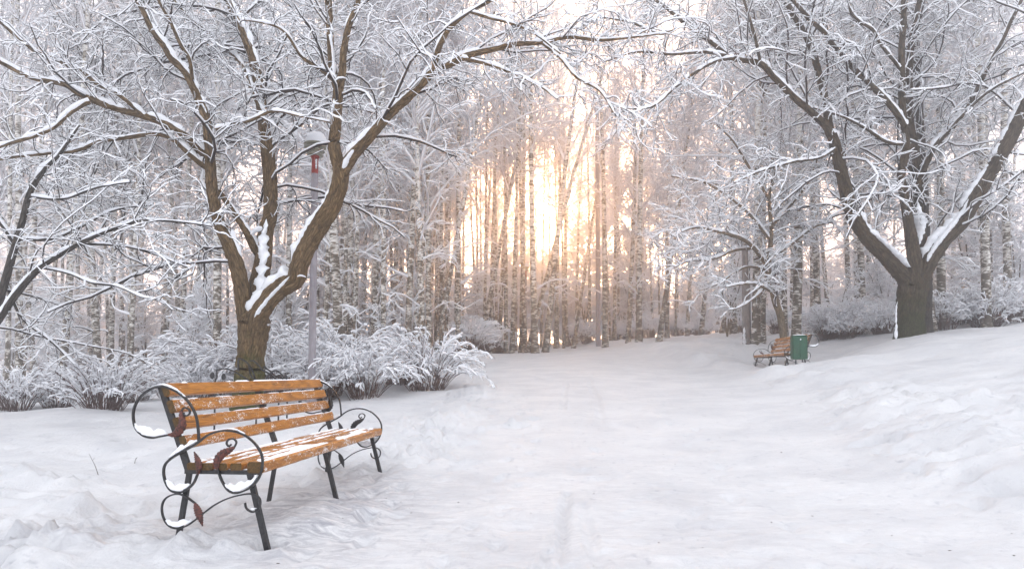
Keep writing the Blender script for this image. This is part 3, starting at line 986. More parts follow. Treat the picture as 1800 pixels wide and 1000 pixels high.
TR.limb([(1290, 102, 6), (1249, 112, 6), (1193, 149, 5), (1150, 186, 4), (1112, 192, 3)], 13.3, 12.2, name='limb')
TR.limb([(1425, 81, 7), (1428, 60, 7), (1447, 31, 6), (1466, 0, 5), (1480, -60, 3)], 14.9, 15.5, name='limb')
TR.limb([(1612, 500, 30), (1608, 459, 26), (1599, 403, 20), (1590, 347, 17), (1584, 310, 15), (1593, 260, 14), (1590, 224, 13), (1586, 182, 13), (1585, 126, 12), (1585, 84, 12), (1588, 42, 11), (1590, -8, 10), (1595, -90, 6), (1590, -170, 3)], 15.8, 15.2, name='limb')
TR.limb([(1590, 222, 10), (1579, 204, 11), (1557, 176, 11), (1529, 148, 10), (1498, 118, 10), (1470, 87, 9), (1450, 59, 8), (1428, 39, 8), (1400, 8, 7), (1360, -40, 4)], 15.3, 13.8, name='limb')
TR.limb([(1580, 120, 6), (1575, 112, 6), (1548, 78, 6), (1534, 53, 6), (1512, 39, 5), (1495, 20, 5), (1490, -10, 4), (1480, -60, 2)], 15.3, 14.4, name='limb')
TR.limb([(1618, 500, 30), (1621, 465, 26), (1616, 400, 22), (1611, 340, 24), (1607, 290, 24), (1603, 250, 21), (1598, 215, 16), (1598, 150, 13), (1600, 98, 12), (1604, 59, 11), (1612, 20, 9), (1622, -20, 8), (1640, -100, 4)], 16.2, 16.2, name='limb')
TR.limb([(1620, 490, 30), (1633, 459, 30), (1658, 422, 29), (1689, 391, 28), (1714, 347, 27), (1745, 298, 26), (1776, 242, 25), (1800, 192, 24), (1835, 120, 20), (1860, 40, 15), (1870, -60, 8)], 15.8, 14.0, name='limb')
TR.limb([(1612, 330, 11), (1624, 298, 11), (1645, 255, 11), (1674, 224, 10), (1697, 193, 10), (1714, 165, 10), (1728, 134, 9), (1744, 104, 8), (1764, 67, 7), (1778, 36, 7), (1794, 4, 6), (1815, -50, 3)], 16, 14.8, name='limb')
TR.limb([(1652, 249, 6), (1690, 205, 6), (1740, 160, 5), (1800, 128, 4)], 15.7, 14.4, name='limb')
TR.limb([(1468, 262, 6), (1440, 278, 5), (1395, 285, 5), (1340, 300, 4), (1290, 322, 3)], 15, 13.6, name='limb')
TR.limb([(1286, 100, 6), (1240, 92, 6), (1180, 96, 5), (1120, 92, 4), (1060, 110, 3)], 13.3, 12.3, name='limb')
TR.limb([(1205, 44, 5), (1160, 60, 5), (1110, 40, 4), (1050, 30, 3)], 12.8, 12.0, name='limb')
TR.limb([(1600, 255, 6), (1560, 250, 6), (1520, 225, 5), (1480, 205, 4), (1430, 190, 3)], 15.6, 14.6, name='limb')
build_tree(TR, Rroot, M_barkR, M_twig, l1=(.27, .5), l2=.20, l3=.16, l1len=(1.2, 3.0), snowamt=.95, twig_r=.0075, sb=.0115)
g = Geo()
for pts, a, b in (([(1612, 440, 12), (1614, 415, 26), (1618, 390, 30), (1616, 372, 20), (1612, 352, 8)], 15.75, 15.85), ([(1604, 470, 6), (1594, 466, 22), (1580, 450, 22), (1560, 432, 18), (1538, 414, 16), (1515, 398, 12), (1505, 380, 16), (1498, 366, 8)], 15.72, 15.6),
                  ([(1630, 470, 8), (1634, 450, 16), (1648, 428, 20), (1668, 402, 20), (1690, 374, 18), (1702, 350, 12)], 15.62, 15.2), ([(1576, 596, 8), (1575, 575, 5), (1576, 550, 4), (1577, 530, 3)], 15.8, 15.85)):
    plaster(g, pts, a, b, TR.base)
g.obj('snow_cover', M_snow, Rroot)

# second, thinner trunk right behind the old maple
gb = W(1630, 580, 17.2); zb = gz(gb[0], 17.2)
T2 = Tree((gb[0], 17.2, zb)); r2 = empty('dark_trunk_tree', (gb[0], 17.2, zb))
tag(r2, 'dark straight tree hidden close behind the thick trunk of the old maple', 'tree')
T2.limb([(1628, 592, 26), (1628, 560, 20), (1629, 500, 19), (1626, 440, 18), (1622, 300, 15), (1614, 150, 12), (1608, 0, 9), (1600, -120, 4)], 17.2, 17.6, .12, mode='limb', name='trunk')
build_tree(T2, r2, M_darkbark, M_twig, l1=(.9, .3), l2=.25, l3=.2, l1len=(1.0, 2.0), snowamt=1.2, twig_r=.006)

# ---- small bent tree behind the green bin with a wide snowy fan
gb = W(1378, 592, 17.6); zb = gz(gb[0], 17.6)
T3 = Tree((gb[0], 17.6, zb)); r3 = empty('crooked_young_tree', (gb[0], 17.6, zb))
tag(r3, 'small crooked tan tree behind the far bench, its low crown a fan of snow', 'tree')
T3.limb([(1379, 604, 15), (1377, 589, 14), (1372, 556, 13), (1364, 532, 13), (1357, 506, 12), (1351, 483, 11), (1350, 462, 11), (1354, 430, 9), (1356, 397, 8), (1352, 350, 6), (1360, 300, 5), (1350, 250, 3)], 17.6, 17.4, .08, name='trunk')
for l in ([(1350, 468, 9), (1323, 434, 8), (1300, 418, 7), (1265, 408, 6), (1225, 400, 4), (1190, 410, 3)], [(1323, 436, 6), (1290, 440, 6), (1255, 455, 5), (1215, 458, 4), (1185, 470, 3)],
          [(1352, 420, 6), (1320, 380, 6), (1280, 345, 5), (1235, 320, 4), (1180, 310, 3)], [(1354, 400, 6), (1390, 360, 6), (1420, 320, 5), (1440, 270, 4)],
          [(1352, 452, 6), (1390, 430, 5), (1430, 400, 4), (1465, 390, 3)], [(1352, 350, 5), (1320, 300, 5), (1290, 250, 4), (1260, 220, 3)],
          [(1360, 515, 5), (1330, 500, 5), (1300, 500, 4), (1275, 505, 3)], [(1355, 490, 5), (1330, 520, 4), (1300, 540, 3), (1280, 545, 2)], [(1350, 475, 5), (1310, 470, 5), (1260, 500, 3), (1230, 510, 2)]):
    T3.limb(l, 17.5, 17.5 + rng.uniform(-2.5, 1), .10, name='limb')
build_tree(T3, r3, M_sapbark, M_twig, l1=(.17, .5), l2=.14, l3=.11, l1len=(.7, 1.7), droop=(.03, .03, .03), snowamt=1.0, twig_r=.0075, sb=.0125)

# ---- dark leaning tree at the left edge with arching snowy boughs
gb = W(-25, 640, 9.2); zb = gz(gb[0], 9.2)
T4 = Tree((gb[0], 9.2, zb)); r4 = empty('leaning_tree', (gb[0], 9.2, zb))
tag(r4, 'dark leaning tree at the left edge arching snow-covered boughs over the shrubs', 'tree')
T4.limb([(-45, 745, 24), (-35, 680, 20), (-22, 600, 17), (0, 525, 15), (22, 448, 13), (40, 387, 11), (52, 340, 10), (80, 296, 8), (104, 272, 6), (140, 220, 3)], 9.2, 9.0, .08, name='trunk')
for l, a, b_ in (([(-12, 575, 12), (0, 560, 12), (29, 517, 12), (72, 470, 10), (137, 430, 8), (180, 410, 7), (216, 398, 6), (252, 387, 5), (324, 391, 4), (374, 398, 3)], 9.2, 8.3),
                 ([(72, 470, 5), (119, 480, 5), (162, 497, 4.5), (205, 503, 4), (250, 522, 3), (282, 527, 2), (304, 545, 1.2)], 9, 8.4), ([(30, 420, 7), (90, 420, 6), (140, 400, 5), (200, 370, 4), (270, 360, 3)], 9.1, 9.8),
                 ([(137, 430, 5), (190, 430, 5), (250, 440, 4), (330, 470, 3)], 8.9, 9.6), ([(50, 345, 6), (110, 350, 5), (170, 330, 4), (230, 320, 3)], 9.1, 8.3),
                 ([(10, 500, 6), (40, 560, 5), (90, 600, 4), (130, 640, 2)], 9.2, 9.6), ([(26, 430, 6), (-10, 380, 6), (-60, 340, 4)], 9.1, 8.6)):
    T4.limb(l, a, b_, .08, name='bough')
build_tree(T4, r4, M_darkbark, M_twig, l1=(.3, .5), l2=.19, l3=.14, l1len=(.6, 1.8), droop=(.05, .05, .05), snowamt=.8, sb=.0072)


# ------------------------------------------------------------------ birches
def birch_variant(k, H=19, r=.13, crown0=.33, dense=1.0):
    n = 22
    z = np.linspace(0, 1, n)
    ph = rng.random(2) * 9
    P = np.stack([.16 * np.sin(z * 4 + ph[0]) * z + .03 * rng.normal(size=n) * z, .16 * np.sin(z * 3.3 + ph[1]) * z, z * H - .3], 1)
    P[0, :2] = 0
    R = r * (1 - .80 * z) * (1 + .5 * np.exp(-z * H / .35)) + .004
    g = Geo(); tubes(g, P, R, sides=9, noise=.03)
    # snow blown on to one side of the trunk
    trunk = g.mesh('birch_trunk_mesh', M_birch)
    A, B = P[None], R[None]
    P1, R1 = grow(A, B, .28 / dense, .22, 1.2, 4.2, .62, .035, .07, 9, .4, .010, tmin=crown0, upb=.2, lift=.35)
    P1b, R1b = grow(A, B, .9 / dense, .09, .5, 1.6, 1.0, .05, .12, 9, .2, .007, tmin=.08, tmax=crown0 + .1)
    P1 = np.concatenate([P1, P1b]); R1 = np.minimum(np.concatenate([R1, R1b]), .03)
    P2, R2 = grow(P1, R1, .24 / dense, .4, .5, 1.7, .65, .12, .10, 6, .6, .008, tmin=.12)
    P3, R3 = grow(P2, R2, .27 / dense, .45, .3, .8, .6, .12, .14, 4, .8, .0068, tmin=.1)
    g, gs = Geo(), Geo()
    tubes(g, P1, R1, sides=3); snow_tubes(gs, P1, R1, 1.3, 4, .010)
    tubes(g, P2, R2, sides=3); snow_tubes(gs, P2, R2, 1.2, 3, .011)
    tubes(g, P3, R3, sides=3); snow_tubes(gs, P3, R3, 1.2, 3, .012)
    print('birch', len(P1), len(P2), len(P3))
    return trunk, g.mesh('birch_twigs_mesh', M_birchtwig), gs.mesh('birch_snow_mesh', M_snowtwig), r


BV = [birch_variant(k, 18 + k % 3 * 1.8, .12 + .01 * (k % 2), (.26, .32, .38, .20)[k % 4], (1.0, .9, 1.05)[k % 3]) for k in range(4)]
SPARSE = [birch_variant(k, 17.5 + k, .12, .38, .42) for k in range(2)]
BV += [BV[1]] + SPARSE
BV.append(birch_variant(9, 19, .12, .50, .85))


def place_birch(x, y, wid=None, lean=(0, 0), label='', group=None, var=None, name='birch_tree', sc=None, bark=None, kz=None):
    sx_ = 900 + x / y * FPX
    gl = math.exp(-((sx_ - 965) / 130) ** 2)          # the wood is thin and open towards the low sun
    v = BV[var] if var is not None else BV[5 + random.randrange(2)] if random.random() < gl * (1.3 if y < 50 else .55) else BV[random.randrange(5)]
    z = gz(x, y) if y < 40 else float(base_h(np.array([x]), np.array([y]))[0])
    o = empty(name, (x, y, z - .05), 0)
    s = sc or 1.0
    kx = (wid / 2 / v[3]) if wid else s
    o.rotation_euler = (lean[1], lean[0], 0)
    tag(o, label, 'tree', group)
    rz = random.uniform(0, 6.28)
    t_ = obj('trunk', v[0], o); t_.scale = (kx, kx, s); t_.rotation_euler = (0, 0, rz)
    c_ = obj('crown', v[1], o); c_.scale = (s, s, s); c_.rotation_euler = (0, 0, rz)
    q_ = obj('crown_snow', v[2], c_)
    return o


# traced trunks: (px at the base, px at y~200 or at the top end of the visible trunk, that y, width px, depth)
TB = [
    (65, 56, 520, 10, 24, 'dark slim trunk showing under the arching bough at the left edge'),
    (178, 172, 450, 13, 20, 'stout pale birch left of the dark trunk above the leftmost shrubs'),
    (195, 198, 450, 10, 22, 'dark straight trunk beside the stout pale birch on the left'),
    (218, 218, 450, 8, 28, 'thin pale birch just right of the dark trunk on the left'),
    (229, 230, 450, 9, 25, 'speckled birch second to the right of the dark left trunk'),
    (246, 247, 450, 8, 29, 'slender mottled birch third to the right of the dark left trunk'),
    (306, 348, 437, 9, 23, 'leaning birch with white flank left of the big forked maple'),
    (351, 352, 437, 8, 28, 'thin upright birch between the leaning birch and the forked maple'),
    (369, 368, 437, 9, 26, 'pale birch seen just left of the forked maple trunk'),
    (383, 385, 400, 15, 17.5, 'thick speckled birch touching the left side of the forked maple'),
    (492, 488, 400, 10, 26, 'birch framed between the middle and right limbs of the forked maple'),
    (508, 512, 400, 11, 24, 'mottled birch left of the grey lamp pole in the maple fork'),
    (560, 558, 400, 10, 26, 'birch close against the right side of the grey lamp pole'),
    (600, 586, 350, 17, 17.5, 'thick white birch right of the lamp pole above the hedge'),
    (590, 600, 400, 11, 25, 'second white birch leaning behind the thick one by the lamp pole'),
    (628, 640, 400, 7, 34, 'thin straight birch above the rounded snowy shrub'),
    (640, 641, 400, 8, 30, 'grey birch close left of the tan curved birch'),
    (657, 670, 226, 12, 21, 'tan curved birch rising behind the rounded snowy shrubs'),
    (672, 676, 350, 8, 31, 'pale thin birch directly behind the tan curved birch'),
    (719, 721, 300, 9, 27, 'dark speckled birch right of the tan curved birch'),
    (706, 706, 350, 7, 33, 'narrow birch between the curved birch and the small bent tree'),
    (766, 802, 400, 9, 22, 'pale bare young birch bending right above the last shrub by the path'),
    (805, 806, 320, 10, 24, 'straight rusty birch standing at the left end of the snowy clearing'),
    (841, 875, 440, 9, 28, 'birch leaning right, left of the distant lamp by the path'),
    (900, 911, 310, 9, 27, 'upright glowing birch left of the distant lamp post'),
    (917, 918, 400, 10, 30, 'birch standing directly behind the distant lamp post'),
    (941, 934, 180, 12, 25, 'strong straight birch right of the distant lamp, glowing orange'),
    (926, 1010, 300, 9, 27, 'strongly leaning trunk crossing behind the straight glowing birch'),
    (958, 996, 300, 11, 25.5, 'banded birch leaning right beneath the setting sun'),
    (977, 980, 400, 7, 36, 'thin birch right of the banded leaning birch'),
    (996, 992, 400, 7, 38, 'slim birch midway between the banded leaning birch and the grey pole'),
    (1012, 1020, 400, 6, 42, 'faint slim birch left of the tall grey pole'),
    (1008, 1034, 420, 7, 34, 'birch sapling trunk leaning toward the tall grey pole'),
    (1064, 1060, 400, 10, 30, 'stout birch directly right of the tall grey pole'),
    (1080, 1080, 400, 7, 38, 'thin birch second right of the tall grey pole'),
    (1104, 1112, 400, 9, 32, 'brown-footed birch left of the second distant lamp'),
    (1123, 1127, 400, 11, 29, 'sturdy mottled birch right of the second distant lamp'),
    (1158, 1186, 405, 10, 29, 'dark leaning birch right of the second distant lamp'),
    (1173, 1176, 430, 8, 34, 'upright birch beside the dark leaning birch'),
    (1208, 1216, 430, 7, 38, 'pale narrow birch left of the fourth small lamp'),
    (1232, 1250, 430, 8, 34, 'slanting birch beside the far small lamp'),
    (1270, 1290, 470, 8, 30, 'slanting white birch left of the concrete post'),
    (1329, 1328, 450, 14, 19.5, 'dark brown trunk just right of the concrete post'),
    (1341, 1340, 450, 9, 22, 'second dark trunk right of the concrete post'),
    (1380, 1377, 470, 10, 22, 'white birch glimpsed behind the small crooked tree'),
    (1399, 1401, 400, 16, 18.5, 'thick speckled birch right of the small crooked tree'),
    (1440, 1438, 480, 8, 28, 'stubby pale birch between the thick speckled birch and the bushes'),
    (1495, 1490, 460, 9, 25, 'dark trunk behind the purple-grey bushes left of the old maple'),
    (1508, 1507, 460, 9, 26, 'pale birch touching the dark trunk left of the old maple'),
    (1527, 1528, 460, 7, 32, 'slim birch third left of the old maple trunk'),
    (1546, 1545, 460, 7, 33, 'slim birch second left of the old maple trunk'),
    (1656, 1650, 300, 14, 18.5, 'white birch just right of the old maple trunk'),
    (1640, 1612, 120, 13, 18, 'mossy mottled birch rising behind the crotch of the old maple'),
    (1676, 1680, 330, 8, 28, 'slim birch second right of the old maple'),
    (1700, 1698, 330, 8, 30, 'slim birch third right of the old maple'),
    (1736, 1716, 60, 15, 17.6, 'tall white birch with black bands left of the right edge pair'),
    (1774, 1771, 60, 13, 19.5, 'tall straight banded birch nearest the right edge'),
]
for (pb, pt, yt, wpx, d, lab) in TB:
    p = W(pb, 610, d)
    q = W(pt, yt, d)
    lean = math.atan2(q[0] - p[0], q[2] - p[2])
    dark = any(s in lab for s in ('dark slim', 'dark straight', 'dark brown', 'second dark', 'dark trunk'))
    wid = wpx / FPX * d
    o = place_birch(p[0], d, wid, (lean, random.uniform(-.03, .03)), lab, 'birch trees at the edge of the wood')
    if dark:
        t_ = o.children[0]
        me = t_.data.copy(); me.materials.clear(); me.materials.append(M_darkbark)
        t_.data = me
# deeper wood
placed = [(W(a[0], 610, a[4])[0], a[4]) for a in TB]
ntry, cnt = 0, 0
while cnt < 78 and ntry < 9000:
    ntry += 1
    y = random.uniform(21, 88) if random.random() < .75 else random.uniform(30, 60)
    hw = .86 * y + 4
    x = random.uniform(-hw, hw)
    # keep the path and clearing open; it bends right beyond the crest
    if y < 36 and -3.2 < x < 7.5: continue
    if y < 27 and -5 < x < 12: continue
    if 36 <= y < 60 and 2.0 < x < 6.0: continue
    if y < 24 and x > 8: continue
    # thinner wood where the low sun comes through
    sx = 900 + x / y * FPX
    if 930 < sx < 1000 and random.random() < .35: continue
    if any((x - a) ** 2 + (y - b2) ** 2 < 1.3 ** 2 for a, b2 in placed): continue
    if 905 < sx < 1030: continue
    placed.append((x, y))
    side = 'left of' if x < 1 else 'right of'
    if y < 45:
        lab = ('pale birch in the crowded wood left of the path' if x < 1 else 'pale birch in the crowded wood right of the path')
        grp = 'birches of the crowded wood ' + ('left' if x < 1 else 'right') + ' of the path'
    else:
        lab = 'faint slender birch far back in the snowy wood beyond the path'
        grp = 'faint far birches'
    place_birch(x, y, random.uniform(.14, .26), (random.gauss(0, .035), random.gauss(0, .02)), lab, grp, sc=random.uniform(.85, 1.15))
    cnt += 1
for k in range(95):
    for _ in range(60):
        px, y = random.uniform(600, 1340), random.uniform(27, 54)
        x = (px - 900) / FPX * y
        if 960 < px < 1330 and y < 33 + (px - 960) * .035: continue
        if 942 < px < 988: continue
        if any((x - a) ** 2 + (y - b2) ** 2 < .75 ** 2 for a, b2 in placed): continue
        break
    placed.append((x, y))
    lf = 'left of' if px < 965 else 'right of'
    place_birch(x, y, random.uniform(.13, .23), (random.gauss(0, .03), random.gauss(0, .02)), 'thin pale trunk in the even wall of birches ' + lf + ' the low sun', 'wall of thin birches ' + lf + ' the sun', var=5 + k % 2 if random.random() < (.55 if abs(px - 965) > 55 else 1) else None, sc=random.uniform(.9, 1.1))
for px, y in ((938, 34), (991, 35), (951, 38), (981, 37.5), (966, 41)):
    place_birch((px - 900) / FPX * y, y, .15, (random.gauss(0, .01), 0), 'slim high-crowned birch hanging its twigs above the low sun', 'high-crowned birches over the sun', var=7, sc=1.0)
footed = {}
for k in range(64):
    for _ in range(60):
        px = random.choice((random.uniform(-40, 430), random.uniform(560, 820), random.uniform(1330, 1840)))
        y = random.uniform(18.5, 34)
        x = (px - 900) / FPX * y
        if px > 1330 and y < 20: continue
        if any((x - a) ** 2 + (y - b2) ** 2 < .8 ** 2 for a, b2 in placed): continue
        break
    else: continue
    placed.append((x, y))
    zone = 'behind the shrubs on the left' if px < 430 else ('between the lamp pole and the path' if px < 820 else 'behind the bushes on the right bank')
    o = place_birch(x, y, random.uniform(.14, .24), (random.gauss(0, .035), random.gauss(0, .02)), 'slim straight dark-footed birch ' + zone, 'slim dark-footed birches ' + zone, var=random.choice((0, 2, 5, 6, 7)), sc=random.uniform(.9, 1.1))
    footed.setdefault(zone, []).append((px, o))
for zone, lst in footed.items():
    lst.sort(key=lambda q: q[0])
    ORD = 'first second third fourth fifth sixth seventh eighth ninth tenth eleventh twelfth thirteenth fourteenth fifteenth sixteenth seventeenth eighteenth nineteenth twentieth'.split()
    for q, (px, o) in enumerate(lst):
        n_ = len(lst)
        rank = ORD[q] + ' from the left' if q < n_ - q - 1 else ORD[min(n_ - q - 1, 19)] + ' from the right'
        o['label'] = 'slim straight dark-footed birch ' + zone + ', ' + rank
for px, y in ((955, 57), (974, 64)):
    place_birch((px - 900) / FPX * y, y, .11, (random.gauss(0, .02), 0), 'hair-thin birch crossing the disc of the low sun', 'hair-thin birches crossing the sun', var=5 + int(px) % 2, sc=random.uniform(.9, 1.1))
print('birches', cnt)


# ------------------------------------------------------------------ saplings (understory)
def sapling_variant(H=5.5, nst=3):
    A, B = [], []
    for s in range(nst):
        n = 12; z = np.linspace(0, 1, n)
        a = rng.random() * 6.28; sp = rng.uniform(.5, 1.3)
        P = np.stack([np.cos(a) * sp * z ** 1.4, np.sin(a) * sp * z ** 1.4, z * H * rng.uniform(.7, 1) - .1], 1) + .04 * rng.normal(size=(n, 3)) * z[:, None]
        A.append(P); B.append(.035 * (1 - .85 * z) + .004)
    A, B = np.array(A), np.array(B)
    g, gs = Geo(), Geo()
    tubes(g, A, B, sides=6, tc=True)
    st = g.mesh('sapling_stem_mesh', M_sapbark)
    P1, R1 = grow(A, B, .13, .3, .6, 2.0, .85, .05, .12, 8, .45, .008, tmin=.15)
    P2, R2 = grow(P1, R1, .16, .45, .3, .9, .7, .05, .16, 5, .6, .0065, tmin=.1)
    P3, R3 = grow(P2, R2, .16, .5, .2, .5, .7, .05, .2, 4, .8, .006, tmin=.1)
    g = Geo()
    for P, R in ((P1, R1), (P2, R2), (P3, R3)):
        tubes(g, P, R, sides=3); snow_tubes(gs, P, R, 1.5, 4 if P is P1 else 3, .011)
    print('sapling', len(P1), len(P2), len(P3))
    return st, g.mesh('sapling_twigs_mesh', M_birchtwig), gs.mesh('sapling_snow_mesh', M_snowtwig)


SV = [sapling_variant(5.5, 3), sapling_variant(4.2, 2), sapling_variant(6.5, 3)]


def place_sapling(x, y, s, v, lab, grp):
    o = empty('understory_sapling', (x, y, gz(x, y) if y < 40 else float(base_h(np.array([x]), np.array([y]))[0])), random.uniform(0, 6.28))
    tag(o, lab, 'sapling', grp)
    for nm, me in (('stem', SV[v][0]), ('twigs', SV[v][1])):
        c = obj(nm, me, o); c.scale = (s, s, s)
    obj('twig_snow', SV[v][2], c)


for k in range(78):
    for _ in range(50):
        y = random.uniform(17, 55)
        hw = .84 * y
        x = random.uniform(-hw, hw)
        if y < 42 and -2.8 < x < 7.5: continue
        if y < 24 and -4.5 < x < 14: continue
        if x < 0 and y < 23: continue
        if y < 22 and x > 0: continue
        if abs(900 + x / y * FPX - 965) < 40 and y < 60: continue
        break
    else: continue
    lft = x < 1
    place_sapling(x, y, random.uniform(.6, 1.15), k % 3, 'snow-covered sapling in the understory ' + ('left' if lft else 'right') + ' of the path', 'understory saplings ' + ('left' if lft else 'right') + ' of the path')
for k, (px, d) in enumerate(((830, 33), (862, 41), (893, 46), (915, 52), (1000, 48), (1030, 44), (1075, 47), (1098, 50), (1130, 46), (1150, 52), (1010, 60), (880, 60), (1120, 62), (950, 43), (966, 46), (982, 44), (958, 50), (974, 53), (940, 47), (990, 50))):
    place_sapling(W(px, 600, d)[0], d, random.uniform(.85, 1.1) if 925 < px < 1005 else random.uniform(1.0, 1.7), 2 if 925 < px < 1005 else k % 3, 'tall frosted sapling glowing in the low sun at the end of the clearing', 'frosted saplings in front of the low sun')
# named ones
for px, d, s, v, lab in ((1470, 20.5, .62, 1, 'small twiggy sapling among the purple-grey bushes left of the old maple'), (330, 21, .6, 2, 'snow-laden sapling between the shrubs and the forked maple'),
                         (90, 20, .6, 0, 'snow-laden sapling behind the leftmost shrubs'), (700, 19, .6, 1, 'snowy sapling behind the two rounded shrubs by the path'), (1560, 22, .7, 0, 'snowy sapling just left of the old maple trunk'),
                         (1790, 20, .7, 2, 'snowy sapling behind the bushes at the right edge')):
    place_sapling(W(px, 600, d)[0], d, s, v, lab, None)


# ------------------------------------------------------------------ far wood: one mass of snowy undergrowth behind everything
def far_wood():
    src = []
    for v in (0, 1):
        bm_ = bpy.data.meshes.new('far_tree_mesh')
        import bmesh
        b_ = bmesh.new()
        for me_ in (SV[v][1], SV[v][2], SV[v][0]):
            n0 = len(b_.faces)
            b_.from_mesh(me_)
            b_.faces.ensure_lookup_table()
            mi = 0 if me_ is not SV[v][2] else 1
            for f in b_.faces[n0:]: f.material_index = mi
        b_.to_mesh(bm_); b_.free()
        bm_.materials.append(M_twig); bm_.materials.append(M_snowtwig)
        src.append(bpy.data.objects.new('far_tree_source', bm_))
    pts = []
    while len(pts) < 420:
        y = random.uniform(42, 110)
        x = random.uniform(-.9 * y, .9 * y)
        if y < 60 and 1 < x < 7: continue
        if abs(900 + x / y * FPX - 965) < 90 and random.random() < .4: continue
        pts.append((x, y, 0))
    pts = np.array(pts)
    pts[:, 2] = base_h(pts[:, 0], pts[:, 1]) - .2
    me = bpy.data.meshes.new('distant_wood'); me.vertices.add(len(pts)); me.vertices.foreach_set('co', pts.astype(np.float32).ravel()); me.update()
    o = obj('distant_wood', me); tag(o, 'distant snowbound thicket closing the view behind the birches', 'wood', kind='stuff')
    ng = bpy.data.node_groups.new('scatter', 'GeometryNodeTree')
    ng.interface.new_socket('Geometry', in_out='INPUT', socket_type='NodeSocketGeometry')
    ng.interface.new_socket('Geometry', in_out='OUTPUT', socket_type='NodeSocketGeometry')
    A = ng.nodes.new; L_ = ng.links.new
    gi, go = A('NodeGroupInput'), A('NodeGroupOutput')
    jn = A('GeometryNodeJoinGeometry')
    for k, so_ in enumerate(src):
        oi = A('GeometryNodeObjectInfo'); oi.inputs['Object'].default_value = so_; oi.inputs['As Instance'].default_value = True
        ip = A('GeometryNodeInstanceOnPoints')
        L_(gi.outputs[0], ip.inputs['Points']); L_(oi.outputs['Geometry'], ip.inputs['Instance'])
        rb_ = A('FunctionNodeRandomValue'); rb_.data_type = 'BOOLEAN'; rb_.inputs['Probability'].default_value = .5; rb_.inputs['Seed'].default_value = 3
        if k:
            nt_ = A('FunctionNodeBooleanMath'); nt_.operation = 'NOT'; L_(rb_.outputs[3], nt_.inputs[0]); L_(nt_.outputs[0], ip.inputs['Selection'])
        else: L_(rb_.outputs[3], ip.inputs['Selection'])
        rr_ = A('FunctionNodeRandomValue'); rr_.data_type = 'FLOAT_VECTOR'; rr_.inputs[1].default_value = (0, 0, 6.28); L_(rr_.outputs[0], ip.inputs['Rotation'])
        rs_ = A('FunctionNodeRandomValue'); rs_.data_type = 'FLOAT'; rs_.inputs[2].default_value = .8; rs_.inputs[3].default_value = 1.5; L_(rs_.outputs[1], ip.inputs['Scale'])
        L_(ip.outputs[0], jn.inputs[0])
    L_(jn.outputs[0], go.inputs[0])
    md = o.modifiers.new('scatter', 'NODES'); md.node_group = ng


far_wood()


# ------------------------------------------------------------------ shrubs
def shrub_variant(n=150, H=1.2, W_=.8, arch=.5, dense=1.0, stiff=1.0):
    m = 10
    a = rng.random(n) * 6.28
    P = np.zeros((n, m, 3))
    br = np.sqrt(rng.random(n)) * .26
    P[:, 0] = np.stack([np.cos(a) * br, np.sin(a) * br, np.full(n, -.05)], 1)
    out = rng.uniform(.05, .52, n)
    d = nz(np.stack([np.cos(a) * out, np.sin(a) * out, np.full(n, 1.0)], 1) + .12 * rng.normal(size=(n, 3)))
    L = H * rng.uniform(.65, 1.35, n) * (1 + .25 * out)
    for q in range(1, m):
        d = d + rng.normal(size=d.shape) * .06
        dr = (q / m) ** 2.0 * arch * (.5 + out)
        d[:, 2] -= dr
        d[:, :2] += (np.stack([np.cos(a), np.sin(a)], 1)) * (dr * .35)[:, None]
        d = nz(d)
        P[:, q] = P[:, q - 1] + d * (L / (m - 1))[:, None]
    P[:, :, 2] = np.maximum(P[:, :, 2], .02)
    R = np.linspace(.008, .0035, m)[None] * rng.uniform(.7, 1.3, (n, 1))
    P2, R2 = grow(P, R, .12 / dense, .3, .15, .45, .45, .18, .12, 5, .7, .0032, tmin=.52)
    P3, R3 = grow(P2, R2, .2 / dense, .5, .08, .22, .5, .18, .16, 4, .8, .003, tmin=.1)
    g, gs = Geo(), Geo()
    for Q, R_ in ((P, R), (P2, R2), (P3, R3)): tubes(g, Q, R_, sides=3)
    for Q, R_, am in ((P[:, 5:], R[:, 5:], 1.4), (P2, R2, 1.7), (P3, R3, 1.6)): snow_tubes(gs, Q, R_, am, 4, .0075, .05, .25)
    # clumps of snow bending the outer shoots
    for k in rng.choice(n, int(n * .35), replace=False):
        blob(gs, P[k, 7] + np.array([0, 0, .01]), (rng.uniform(.03, .07), rng.uniform(.03, .07), rng.uniform(.018, .035)), 5, 7)
    print('shrub', n, len(P2), len(P3))
    return g.mesh('shrub_stems_mesh', M_shrub), gs.mesh('shrub_snow_mesh', M_snowtwig)


